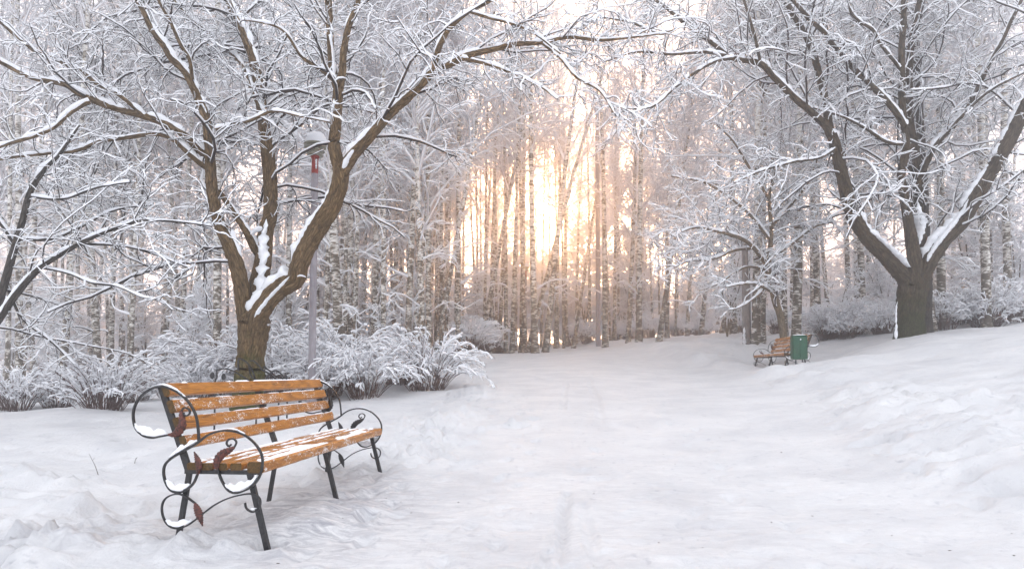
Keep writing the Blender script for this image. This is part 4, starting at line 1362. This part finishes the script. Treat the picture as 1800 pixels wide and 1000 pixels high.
SH = [shrub_variant(100, 1.15, .8, .55), shrub_variant(85, 1.3, .8, .75, 1.1), shrub_variant(120, 1.0, .8, .35), shrub_variant(70, 1.0, .8, .3, .8)]
SHR = [ # px, base py, depth, size, variant, label
    (187, 718, 10.3, 0.8, 2, 'dark-stemmed arching shrub nearest the left of the orange bench'),
    (30, 700, 11.5, 0.72, 0, 'heavy snow-bent shrub at the left edge'),
    (105, 690, 12.0, 0.66, 2, 'brown twiggy shrub second from the left edge'),
    (150, 672, 14.5, 0.7, 1, 'pale snow-buried shrub behind the second from the left edge'),
    (245, 680, 12.5, 0.5, 0, 'low snowy shrub right behind the dark-stemmed arching shrub'),
    (300, 668, 14.5, 0.7, 1, 'snowy shrub left of the forked maple trunk, behind the bench back'),
    (350, 672, 12.5, 0.65, 0, 'white shrub touching the left of the forked maple trunk'),
    (395, 668, 13.5, 1.1, 1, 'tall white shrub just behind the forked maple trunk'),
    (480, 672, 13.0, 1.05, 1, 'tall white shrub between the forked maple and the grey lamp pole'),
    (520, 668, 14.5, 1.2, 0, 'wide snowy shrub behind the grey lamp pole'),
    (575, 690, 12.4, 0.9, 0, 'snowy shrub just right of the grey lamp pole'),
    (600, 675, 14.0, 1.15, 1, 'tall rounded snowy shrub behind the one right of the lamp pole'),
    (640, 696, 12.1, 0.85, 1, 'rounded snow-heaped shrub above the end of the orange bench'),
    (700, 684, 14.0, 0.9, 2, 'reddish twiggy shrub between the two rounded shrubs'),
    (750, 684, 12.9, 1.0, 0, 'bushy shrub with brown stems standing last before the path'),
    (1455, 596, 19.5, .85, 2, 'low purple-grey bush right of the green bin'),
    (1490, 592, 18.8, .75, 3, 'thin brown bush with rusty leaves between green bin and old maple'),
    (1505, 585, 19.5, .85, 2, 'purple-grey bush midway between green bin and old maple'),
    (1552, 580, 18.5, .8, 2, 'purple-grey bush just left of the old maple'),
    (1658, 575, 18.2, .95, 3, 'upright twiggy bush just right of the old maple'),
    (1690, 572, 19, .9, 2, 'snowy bush second to the right of the old maple'),
    (1735, 572, 17.8, 1.05, 2, 'dark dense bush under the tall banded birch'),
    (1785, 570, 18.2, 1.05, 1, 'snow-bent bush at the right edge'),
]
for px, py, d, s, v, lab in SHR:
    x = W(px, 600, d)[0]
    o = empty('snowy_shrub', (x, d, gz(x, d) - .10), random.uniform(0, 6.28))
    tag(o, lab, 'shrub', 'snow-covered shrubs')
    for nm, me in (('stems', SH[v][0]), ('snow_load', SH[v][1])):
        c = obj(nm, me, o); c.scale = (s * random.uniform(.95, 1.15), s, s); tag(c, kind='stuff')
for k in range(58):
    y = random.uniform(17, 42)
    for _ in range(60):
        x = random.uniform(-.8 * y, .85 * y)
        if x < 0 and y < 25: continue
        if y < 26 and -5.2 < x < 0: continue
        if (-3.4 < x < 8.5): 
            if y < 39: continue
        if x > 8 and y < 19.5: continue
        if x < 0 and y < 15: continue
        break
    else: continue
    o = empty('snowy_shrub', (x, y, gz(x, y) - .02), random.uniform(0, 6.28))
    sd_ = 'left' if x < 2 else 'right'
    tag(o, 'white snow-buried shrub on the floor of the wood ' + sd_ + ' of the path', 'shrub', 'shrubs on the wood floor ' + sd_ + ' of the path')
    s = random.uniform(.6, .95)
    v = k % 3
    for nm, me in (('stems', SH[v][0]), ('snow_load', SH[v][1])):
        c = obj(nm, me, o); c.scale = (s, s, s); tag(c, kind='stuff')
for px, d in ((1000, 39), (1032, 38), (1080, 41), (1100, 42), (1140, 40), (865, 30), (845, 27), (880, 31), (1190, 44), (1215, 42), (825, 25)):
    x = W(px, 600, d)[0]
    o = empty('snowy_shrub', (x, d, gz(x, d) - .02), random.uniform(0, 6.28))
    tag(o, 'small snow-dusted bush at the foot of the birches beyond the clearing', 'shrub', 'small bushes beyond the clearing')
    s = random.uniform(.9, 1.3)
    for nm, me in (('stems', SH[2][0]), ('snow_load', SH[2][1])):
        c = obj(nm, me, o); c.scale = (s, s, s); tag(c, kind='stuff')


# ------------------------------------------------------------------ bench
LB = 2.215
LOOPS = {'back_loop': [(0.146, 0.568), (0.141, 0.631), (0.13, 0.699), (0.105, 0.756), (0.061, 0.814), (-0.002, 0.859), (-0.07, 0.885), (-0.125, 0.885), (-0.186, 0.861), (-0.235, 0.818), (-0.264, 0.766), (-0.271, 0.708), (-0.257, 0.65), (-0.229, 0.616), (-0.191, 0.593), (-0.142, 0.585), (-0.093, 0.594), (-0.038, 0.604)],
         'arm_loop': [(0.142, 0.375), (0.133, 0.352), (0.115, 0.318), (0.074, 0.283), (0.026, 0.267), (-0.023, 0.281), (-0.055, 0.326), (-0.069, 0.377), (-0.064, 0.423), (-0.034, 0.458), (0.032, 0.498), (0.128, 0.551), (0.199, 0.603), (0.283, 0.63), (0.367, 0.627), (0.439, 0.6), (0.5, 0.549), (0.534, 0.493), (0.54, 0.432), (0.521, 0.364), (0.481, 0.313), (0.422, 0.281), (0.375, 0.271), (0.332, 0.288), (0.295, 0.338), (0.273, 0.388), (0.264, 0.411)],
         'foot_scroll': [(0.438, 0.216), (0.448, 0.183), (0.484, 0.164), (0.519, 0.179), (0.532, 0.218), (0.518, 0.252), (0.47, 0.268), (0.399, 0.258), (0.328, 0.237), (0.256, 0.202), (0.191, 0.155), (0.15, 0.123), (0.091, 0.08), (0.031, 0.059), (-0.024, 0.071), (-0.062, 0.116), (-0.075, 0.172), (-0.064, 0.218), (-0.029, 0.247), (0.026, 0.259), (0.075, 0.243), (0.13, 0.208)]}
LEAVES = [([(-0.044, 0.604), (-.01, .606), (0.017, 0.624), (0.040, 0.66), (0.038, .70), (0.032, 0.733), (0.035, 0.75)], [.008, .017, .026, .026, .020, .013, .007]),
          ([(0.142, 0.375), (0.150, 0.405), (0.148, 0.435), (0.136, 0.47), (0.117, 0.508)], [.006, .016, .021, .015, .001]),
          ([(0.264, 0.405), (0.258, 0.435), (0.268, 0.468), (0.295, 0.497), (0.335, 0.517), (0.367, 0.537)], [.008, .020, .025, .024, .018, .007]),
          ([(0.13, 0.208), (0.140, 0.185), (0.155, 0.150), (0.168, 0.115), (0.181, 0.075)], [.006, .018, .024, .016, .001])]
CURLS = [[(0.035, 0.75), (0.052, 0.765), (0.08, 0.754), (0.085, 0.731), (0.066, 0.716), (0.048, 0.724), (0.048, 0.736)],
         [(0.367, 0.537), (0.378, 0.565), (0.36, 0.584), (0.332, 0.581), (0.318, 0.559), (0.333, 0.54), (0.347, 0.553)]]


def flatbar(g, pts, u, a=.0095, b=.0065, step=.012):
    """iron strip following (v,w) points in the plane x=u"""
    q = spline(np.array(pts), step=step)
    n = len(q)
    T = nz(np.gradient(q, axis=0))
    Nn = np.stack([-T[:, 1], T[:, 0]], 1)
    V = []
    for su, sn in ((-1, -1), (1, -1), (1, 1), (-1, 1)):
        e = q + Nn * b * sn
        V.append(np.stack([np.full(n, u + a * su), -e[:, 0], e[:, 1]], 1))
    V = np.stack(V, 1).reshape(-1, 3)
    i = np.arange(n - 1)[:, None] * 4; j = np.arange(4)[None]; j1 = (j + 1) % 4
    Q = np.stack([i + j, i + j1, i + 4 + j1, i + 4 + j], -1).reshape(-1, 4)
    g.add(V, np.concatenate([Q, [(3, 2, 1, 0), (4 * n - 4, 4 * n - 3, 4 * n - 2, 4 * n - 1)]]))


def leafgeo(g, pts, wd, u):
    c = np.column_stack([np.array(pts), np.array(wd)])
    q = spline(c, n=22)
    n = len(q)
    T = nz(np.gradient(q[:, :2], axis=0)); Nn = np.stack([-T[:, 1], T[:, 0]], 1)
    m = 10; th = np.arange(m) / m * 2 * np.pi
    rid = 1 + .10 * np.cos(np.arange(n) * np.pi)
    V = np.zeros((n, m, 3))
    e = q[:, None, :2] + Nn[:, None] * (q[:, 2] * rid)[:, None, None] * np.cos(th)[None, :, None]
    V[..., 0] = u + (.004 + .45 * q[:, 2])[:, None] * rid[:, None] ** 3 * np.sin(th)[None]
    V[..., 1] = -e[..., 0]; V[..., 2] = e[..., 1]
    i = np.arange(n - 1)[:, None] * m; j = np.arange(m)[None]; j1 = (j + 1) % m
    g.add(V, np.stack([i + j, i + j1, i + m + j1, i + m + j], -1).reshape(-1, 4))


def bar2(g, a, b, u, w=.02, t_=.012):
    """square tube from (v,w) a to b"""
    flatbar(g, [a, b], u, w / 2, t_ / 2 + .004, step=.5)


def snow_strip(g, pts, u, wid, thick, lim=1.0):
    """snow pillow lying on the bar between points (v,w), filling upward"""
    q = spline(np.array(pts), step=.012)
    n = len(q); s = np.linspace(0, 1, n)
    prof = np.sin(np.pi * s) ** .55
    m = 7
    V = np.zeros((n, m, 3))
    nn = fbm(s * 9 + rng.random() * 20, s * 0, 1, 3)
    top = thick * prof * (1 + .7 * nn)
    for k in range(m):
        f_ = k / (m - 1) * 2 - 1
        hgt = np.sqrt(max(0, 1 - f_ ** 4))
        V[:, k, 0] = u + wid * f_ * (.6 + .4 * prof)
        V[:, k, 1] = -q[:, 0]
        V[:, k, 2] = q[:, 1] + .004 + top * hgt
    V[:, :, 0] += .003 * rng.normal(size=(n, m))
    i = np.arange(n - 1)[:, None] * m; j = np.arange(m - 1)[None]
    Q = np.stack([i + j, i + j + 1, i + m + j + 1, i + m + j], -1).reshape(-1, 4)
    B = V.copy(); B[:, :, 2] = q[:, 1][:, None] + .002
    g.add(V, Q); g.add(B, Q[:, ::-1])
    for k in (0, m - 1):
        a_ = np.arange(n - 1)
        pass


def slat(parent, v, w_, sv, sw, tilt, u0, u1, name='slat', m_=None):
    """bevelled plank along X with slightly uneven long edges"""
    g = Geo(); ge = Geo()
    n = 26
    xs = np.linspace(u0, u1, n)
    hv, hw = sv / 2, sw / 2
    b = min(hv, hw) * .32
    prof = np.array([(-hv, -hw + b), (-hv + b, -hw), (hv - b, -hw), (hv, -hw + b), (hv, hw - b), (hv - b, hw), (-hv + b, hw), (-hv, hw - b)])
    c, s = math.cos(tilt), math.sin(tilt)
    m = len(prof)
    V = np.zeros((n, m, 3))
    for k in range(n):
        e = prof * (1 + .012 * rng.normal(size=(m, 1)))
        y = e[:, 0] * c - e[:, 1] * s; z = e[:, 0] * s + e[:, 1] * c
        V[k, :, 0] = xs[k]; V[k, :, 1] = -(v + y); V[k, :, 2] = w_ + z
    i = np.arange(n - 1)[:, None] * m; j = np.arange(m)[None]; j1 = (j + 1) % m
    g.add(V, np.stack([i + j, i + m + j, i + m + j1, i + j1], -1).reshape(-1, 4))
    o = g.obj(name, m_ or M_wood, parent, smooth=False)
    for k, off in ((0, -.0015), (n - 1, .0015)):
        E_ = V[k].copy(); E_[:, 0] += off
        T_ = [(0, q, q + 1) for q in range(1, m - 1)]
        ge.add(E_, None, T_ if k == 0 else [t2[::-1] for t2 in T_])
        # rim joining cap to plank
        ge.add(np.concatenate([V[k], E_]), [(q, (q + 1) % m, m + (q + 1) % m, m + q) for q in range(m)])
    ge.obj('end_grain', M_woodend, o, smooth=False)
    return o


def plank_snow(parent, xs0, xs1, v, w_, sv, tilt, thick, cover=.8, up=.5, freq=7.0):
    """irregular snow sheet lying on the top face of a plank; holes where the wood shows"""
    nx_, ny_ = int((xs1 - xs0) / .012), 7
    X = np.linspace(xs0, xs1, nx_)[:, None] + np.zeros((1, ny_))
    f_ = np.linspace(-1, 1, ny_)[None] + np.zeros((nx_, 1))
    o = rng.random(2) * 50
    nse = fbm(X * freq + o[0], f_ * sv * freq + o[1], 1, 4, .62) + .9 * fbm(X * 2.2 + o[1], f_ * .1, 1, 2)
    edge = (1 - np.abs(f_) ** 3)
    endf = np.clip((X - xs0) / .03, 0, 1) * np.clip((xs1 - X) / .03, 0, 1)
    H = thick * (np.clip(nse * 3.0 + cover, -.6, 1.3)) * np.clip(edge * 1.3 * endf, 0, 1) - .0035
    H = np.where(edge * endf < .02, -.004, H)
    c, s = math.cos(tilt), math.sin(tilt)
    yy = f_ * sv * .5
    V = np.stack([X, -(v + yy * c - H * s), w_ + yy * s + H * c], -1)
    i = np.arange(nx_ - 1)[:, None] * ny_; j = np.arange(ny_ - 1)[None]
    g = Geo(); g.add(V, np.stack([i + j, i + j + 1, i + ny_ + j + 1, i + ny_ + j], -1).reshape(-1, 4)[:, ::-1])
    return g.obj('snow_cover', M_snow, parent)


BX, BY, BZ, BYAW = -1.986, 3.747, -.97 + CAMZ, math.radians(84.38)
bench = empty('park_bench', (BX, BY, BZ), BYAW)
tag(bench, 'orange slatted bench with black scrolled iron ends, dusted with snow, nearest in view', 'bench')
post_a, post_b = (0.077, .397), (-.115, .885)


def on_post(w_):
    f_ = (w_ - post_a[1]) / (post_b[1] - post_a[1])
    return post_a[0] + (post_b[0] - post_a[0]) * f_


ptilt = math.atan2(-(post_b[0] - post_a[0]), post_b[1] - post_a[1])
for u, sc_ in ((0.0, True), (LB / 2, False), (LB, True)):
    fr = Geo()
    bar2(fr, (post_a[0], post_a[1] - .02), post_b, u, .024, .028)
    bar2(fr, (.050, .387), (.520, .387), u, .024, .016)
    frame = fr.obj('frame', M_iron, bench, smooth=False)
    lg = Geo(); bar2(lg, (.074, .385), (-.012, -.16), u + .003, .024, .019); lg.obj('leg', M_iron, bench, smooth=False)
    lg = Geo(); bar2(lg, (.447, .385), (.592, -.16), u + .003, .026, .022); lg.obj('leg', M_iron, bench, smooth=False)
    if sc_:
        uu = u - .027 if u == 0 else u + .027
        for nm, pts in LOOPS.items():
            lg = Geo(); flatbar(lg, pts, uu, .0075 if nm != 'foot_scroll' else .0062, .0054 if nm != 'foot_scroll' else .0044)
            lo = lg.obj('scroll', M_iron, bench, smooth=False)
            sg = Geo()
            if nm == 'back_loop':
                snow_strip(sg, [(-.262, .665), (-.245, .635), (-.225, .618), (-.19, .6), (-.142, .592), (-.093, .60), (-.05, .608)], uu, .014, .045)
                snow_strip(sg, [(.055, .824), (-.002, .866), (-.07, .892), (-.125, .892), (-.18, .87)], uu, .009, .008)
            elif nm == 'arm_loop':
                snow_strip(sg, [(-.052, .335), (-.023, .292), (.026, .275), (.074, .29), (.098, .31)], uu, .014, .038)
                snow_strip(sg, [(.315, .318), (.335, .297), (.375, .279), (.422, .289), (.481, .322), (.512, .366)], uu, .014, .042)
                snow_strip(sg, [(-.04, .462), (.032, .505), (.09, .538), (.14, .566)], uu, .012, .030)
                snow_strip(sg, [(.3, .64), (.367, .635), (.43, .612)], uu, .008, .006)
            else:
                snow_strip(sg, [(-.05, .10), (-.024, .078), (.031, .066), (.091, .087), (.115, .1)], uu, .012, .03)
                snow_strip(sg, [(.47, .18), (.484, .171), (.51, .182)], uu, .008, .012)
            sg.obj('snow_cover', M_snow, lo)
        for pts, wd in LEAVES:
            lg = Geo(); leafgeo(lg, pts, wd, uu); lg.obj('iron_leaf', M_leaf if u == 0 else M_iron, bench)
        for pts in CURLS:
            lg = Geo(); flatbar(lg, pts, uu, .006, .004, .006); lg.obj('curl', M_iron, bench, smooth=False)
# back slats
for k, wc in enumerate((.868, .770, .668, .560)):
    v = on_post(wc) + .036
    o = slat(bench, v, wc, .040, .076, ptilt, -.025, LB + .035, 'slat', M_woodclean if k == 0 else None)
    tv, tw = v - math.sin(ptilt) * .038, wc + math.cos(ptilt) * .038
    plank_snow(o, -.02, LB + .03, tv, tw + .001, .034, ptilt, .007 + .003 * (k == 0), .5)
# seat slats
vs = [.105, .195, .285, .375, .485]
for k, v in enumerate(vs):
    if k < 4:
        o = slat(bench, v, .420, .068, .042, .03, -.02, LB + .02, 'seat_slat')
        plank_snow(o, -.015, LB + .015, v, .4425, .056, .03, .008, .25)
    else:
        o = slat(bench, v + .01, .4185, .10, .064, .0, -.02, LB + .02, 'seat_slat')
        plank_snow(o, -.015, LB + .015, v + .005, .4515, .084, .0, .010, .35)


def copy_tree(o, parent=None):
    c = o.copy(); COL.objects.link(c)
    if parent is not None: c.parent = parent
    for ch in o.children: copy_tree(ch, c)
    return c


b2 = copy_tree(bench)
b2.location = (7.2, 17.2, CAMZ + .03); b2.rotation_euler = (0, 0, math.radians(266.6))
b2['label'] = 'far slatted bench with scrolled iron ends facing the path behind the green bin'
b2['group'] = bench['group'] = 'slatted park benches'

# ------------------------------------------------------------------ ironwork seen over the bench back
iron = empty('iron_planter_frame', (-3.3, 8.2, gz(-3.3, 8.2)))
tag(iron, 'black scrolled iron frame in the snow behind the orange bench, before the forked maple', 'iron frame')
def wire(pts, d0, d1, r=.011, name='scroll', leaf=None):
    p = np.array(pts, float); t2 = np.linspace(0, 1, len(p))
    Q = np.array([W(a[0], a[1], d0 + (d1 - d0) * s) for a, s in zip(p, t2)]) - np.array(iron.location)
    q = spline(Q, step=.02)
    g = Geo(); tubes(g, q, np.full(len(q), r), sides=6, cap=True)
    return g.obj(name, M_iron, iron)
wire([(376, 695), (378, 672), (381, 662), (381, 652), (387, 649), (398, 648), (412, 653), (424, 660), (437, 669), (450, 690)], 8.0, 8.4)
wire([(419, 652), (419, 632), (424, 631), (433, 636), (441, 646), (447, 660), (449, 672), (452, 700)], 8.2, 8.4)
wire([(440, 634), (446, 634), (455, 642), (462, 650), (474, 657), (482, 664), (487, 672), (490, 700)], 8.2, 8.6)
wire([(463, 644), (475, 652), (483, 660), (500, 668), (506, 690)], 8.6, 9.0)
wire([(465, 700), (468, 668), (475, 656), (484, 651), (492, 655), (499, 665), (503, 690)], 8.3, 8.6)
wire([(437, 640), (441, 660), (454, 672), (470, 690)], 8.3, 8.5, .009)
wire([(528, 712), (530, 690), (538, 682), (556, 683), (560, 712)], 8.6, 8.8, .014)
for px, py, d in ((373, 660, 8.0), (393, 662, 8.1), (502, 664, 8.7)):
    g = Geo(); blob(g, W(px, py, d) - np.array(iron.location), (.03, .008, .045), 8, 10, .05); g.obj('iron_leaf', M_iron, iron)
for px, py, d in ((378, 692, 8.0), (451, 695, 8.35), (490, 695, 8.5), (505, 690, 8.8)):
    p = W(px, py, d); L = np.array([[p[0], p[1], p[2]], [p[0], p[1], gz(p[0], p[1]) - .05]]) - np.array(iron.location)
    g = Geo(); tubes(g, spline(L, n=3), np.full(3, .012), sides=6, cap=True); g.obj('leg', M_iron, iron)


# ------------------------------------------------------------------ lamps
def lamp_meshes():
    out = {}
    g = Geo(); lathe(g, [(.085, -.2), (.085, .25), (.066, .30), (.064, 3.98), (.058, 4.0), (.0, 4.0)], n=18); out['pole'] = g.mesh('lamp_pole_mesh', M_pole)
    g = Geo(); lathe(g, [(.11, -.1), (.11, .04), (.085, .06), (.0, .06)], n=18); out['base_collar'] = g.mesh('lamp_collar_mesh', M_pole)
    g = Geo()
    lathe(g, [(.0, 3.96), (.062, 3.96), (.062, 4.06), (.05, 4.07)], n=16)
    for a in range(3):
        c, s = math.cos(a * 2.094 + .5), math.sin(a * 2.094 + .5)
        R = np.array([[c, -s, 0], [s, c, 0], [0, 0, 1]])
        box(g, (c * .052, s * .052, 4.16), (.016, .05, .24), R, .003)
    lathe(g, [(.0, 4.27), (.075, 4.27), (.080, 4.30), (.0, 4.30)], n=16)
    out['bracket'] = g.mesh('lamp_bracket_mesh', M_red)
    g = Geo(); lathe(g, [(.0, 4.30), (.058, 4.30), (.062, 4.50), (.0, 4.50)], n=18); out['lamp_glass'] = g.mesh('lamp_glass_mesh', M_glassy)
    L = []
    for z, r in ((4.315, .15), (4.385, .175), (4.455, .195)):
        g = Geo(); lathe(g, [(.095, z + .03), (r, z - .006), (r + .004, z), (.095, z + .038)], n=28); L.append(g.mesh('louver_mesh', M_louver))
    out['louver'] = L
    g = Geo(); lathe(g, [(.0, 4.50), (.205, 4.50), (.208, 4.508), (.10, 4.55), (.0, 4.56)], n=28); out['lamp_cap'] = g.mesh('lamp_cap_mesh', M_louver)
    g = Geo(); lathe(g, [(.185, 4.515), (.195, 4.55), (.188, 4.60), (.16, 4.655), (.12, 4.70), (.05, 4.72), (.0, 4.722)], (-.0, 0, 0), 24, .012); out['snow_cap'] = g.mesh('lamp_snow_mesh', M_snow)
    return out
LM = lamp_meshes()


def lamp(px, d, lab, H=4.69, tilt=0, snowoff=(0, 0)):
    x = W(px, 600, d)[0]
    o = empty('street_lamp', (x, d, gz(x, d)))
    tag(o, lab, 'street lamp', 'park lamps with snow caps')
    for nm in ('pole', 'base_collar', 'bracket', 'lamp_glass', 'lamp_cap', 'snow_cap'):
        c = obj(nm, LM[nm], o)
        if nm == 'snow_cap': c.location = (*snowoff, 0)
    for m in LM['louver']: obj('louver', m, o)
    o.scale = (1, 1, H / 4.69)
    return o


zl = gz(W(547, 600, 11.5)[0], 11.5)
lamp(549, 11.5, 'tall grey lamp with brick-red neck beside the forked maple', H=(W(549, 236, 11.5)[2] - zl), snowoff=(.02, 0))
for px, d, top, lab in ((924, 33.5, 464, 'pale distant lamp with domed snow cap near the small bin left of the sun'), (1114, 44, 500, 'second distant lamp, amid the birches right of the sun'),
                        (1187, 52, 516, 'small far lamp right of the dark leaning birch'), (1248, 58, 538, 'tiny farthest lamp near the right end of the clearing')):
    x = W(px, 600, d)[0]
    lamp(px, d, lab, H=W(px, top, d)[2] - gz(x, d))

# bare poles
def pole(name, px, d, top, r, m, lab, tap=.75):
    x = W(px, 600, d)[0]; z0 = gz(x, d); H = W(px, top, d)[2] - z0
    o = empty(name, (x, d, z0)); tag(o, lab, 'pole')
    g = Geo(); lathe(g, [(r, -.3), (r * .98, H * .3), (r * (1 + tap) / 2, H * .6), (r * tap, H), (0, H)], n=14); g.obj('shaft', m, o)
    g = Geo(); lathe(g, [(r * tap, H + .002), (r * tap * .9, H + .05), (0, H + .08)], n=12); g.obj('snow_cap', M_snow, o)
    return o
pole('utility_pole', 1052, 33, 150, .13, M_pole, 'tall bare grey pole among the birches right of the sun')
PD = px2g(1312, 607)[1]
print('post depth', PD)
pp = pole('concrete_post', 1312, PD, 415, 6.5 / FPX * PD, M_concrete, 'weathered concrete post with snow-stuck foot beside the dark trunks')
g = Geo(); lathe(g, [(.015, -.2), (.015, 2.6), (0, 2.6)], (.15, .02, 0), 8); g.obj('cable_pipe', M_iron, pp)
g = Geo()
plaster(g, [(1309, 612, 8), (1309, 600, 9), (1308, 590, 6), (1308, 575, 4)], PD - .13, PD - .13, np.array(pp.location))
g.obj('snow_cover', M_snow, pp)

# ------------------------------------------------------------------ green bin
bx_ = W(1404, 600, 14.4)[0]
bzv = W(1404, 632, 14.4)[2]
gnd = gz(bx_, 14.4)
binr = empty('litter_bin', (bx_, 14.4, gnd), math.radians(-12)); tag(binr, 'dark green metal litter bin on short legs at the near end of the far bench', 'litter bin')
zb0 = bzv - gnd
g = Geo(); box(g, (0, 0, zb0 + .27), (.30, .24, .53), None, .014); g.obj('body', M_green, binr, smooth=False)
g = Geo(); box(g, (.01, -.128, zb0 + .25), (.018, .014, .44), None, .004); g.obj('rib', M_green, binr, smooth=False)
for s in (-1, 1):
    g = Geo(); box(g, (s * .156, 0, zb0 + .27), (.010, .235, .52), None, .003); g.obj('side_panel', M_green, binr, smooth=False)
g = Geo(); box(g, (0, 0, zb0 + .546), (.318, .256, .022), None, .006); lid = g.obj('lid', M_green, binr, smooth=False)
g = Geo(); blob(g, (.005, 0, zb0 + .56), (.15, .12, .022), 9, 14, .1); g.obj('snow_cap', M_snow, lid)
g = Geo(); blob(g, (.01, -.138, zb0 + .46), (.016, .012, .018), 7, 8); g.obj('knob', M_snow, binr)
for s in (-.07, .07):
    g = Geo(); box(g, (s, .0, (zb0 - .2) / 2), (.024, .024, zb0 + .2), None, .003); g.obj('leg', M_iron, binr, smooth=False)

x2 = W(920, 600, 31.5)[0]; z2 = gz(x2, 31.5)
b3 = empty('litter_bin', (x2, 31.5, z2)); tag(b3, 'tiny faded maroon bin with a lump of snow at the foot of the distant lamp', 'litter bin')
g = Geo(); box(g, (0, 0, .25), (.22, .22, .46), None, .015); g.obj('body', M_pinkbin, b3, smooth=False)
g = Geo(); box(g, (0, 0, .49), (.26, .26, .03), None, .006); g.obj('rim', M_pinkbin, b3, smooth=False)
g = Geo(); blob(g, (0, 0, .53), (.13, .13, .06), 8, 10); g.obj('snow_cap', M_snow, b3)

# ------------------------------------------------------------------ dry stalks and debris
def stalk(pts, d, lab, r=.0035):
    gx_, gy_ = px2g(pts[0][0], pts[0][1]); d = gy_
    z0 = gz(gx_, gy_)
    o = empty('dry_stalk', (gx_, gy_, z0))
    Q = np.array([W(a[0], a[1], d) for a in pts]); Q = Q - Q[0]; Q[0, 2] -= .03
    g = Geo(); q = spline(Q, n=8); tubes(g, q, np.linspace(r, r * .4, 8), sides=5); g.obj('stem', M_debris, o)
    g = Geo(); tubes(g, q[4:7] , np.full(3, r * .9), sides=4); q_ = q[5] ; g = Geo(); tubes(g, np.array([q[5], q[5] + [.02, 0, .03]]), np.array([r * .6, r * .3]), sides=4); g.obj('side_shoot', M_debris, o)
    tag(o, lab, 'stalk')
stalk([(175, 825), (168, 810), (162, 798), (157, 788)], 5, 'thin dry stalk poking up in the open snow left of the bench')
stalk([(236, 810), (238, 804), (240, 800)], 5, 'short broken twig in the snow between the stalk and the bench', .004)
g = Geo()
for k in range(170):
    y = 3 + 22 * random.random() ** 1.6
    pl = np.interp(y, PATH_L[:, 0], PATH_L[:, 1]); pr = np.interp(y, PATH_R[:, 0], PATH_R[:, 1])
    x = random.uniform(pl - .5, pr + .3); z = gz(x, y)
    s = random.uniform(.002, .006) * (1 if k % 12 else 1.6)
    a = random.uniform(0, 3.14)
    box(g, (x, y, z + s * .3), (s * random.uniform(1, 3.5), s, s * .5), np.array([[math.cos(a), -math.sin(a), 0], [math.sin(a), math.cos(a), 0], [0, 0, 1]]))
ob = g.obj('leaf_debris', M_debris, None, smooth=False); tag(ob, 'tiny dark bits of leaf and bark strewn over the packed snow', 'debris', kind='stuff')

# ------------------------------------------------------------------ haze
HZ = bpy.data.materials.new('added_glow_haze'); HZ.use_nodes = True  # scattering volume added to spread the sun's glow and brighten the deep wood
ht = HZ.node_tree; ht.nodes.clear()
ho = ht.nodes.new('ShaderNodeOutputMaterial'); hv = ht.nodes.new('ShaderNodeVolumePrincipled')
hv.inputs['Color'].default_value = (.97, .97, 1, 1); hv.inputs['Density'].default_value = .0082; hv.inputs['Anisotropy'].default_value = .84
ht.links.new(hv.outputs[0], ho.inputs['Volume'])
g = Geo(); box(g, (0, 80, 15), (330, 300, 40)); hz = g.obj('haze', HZ, None, smooth=False); tag(hz, 'thin added haze that spreads the warm glow of the low sun', 'haze', kind='stuff')
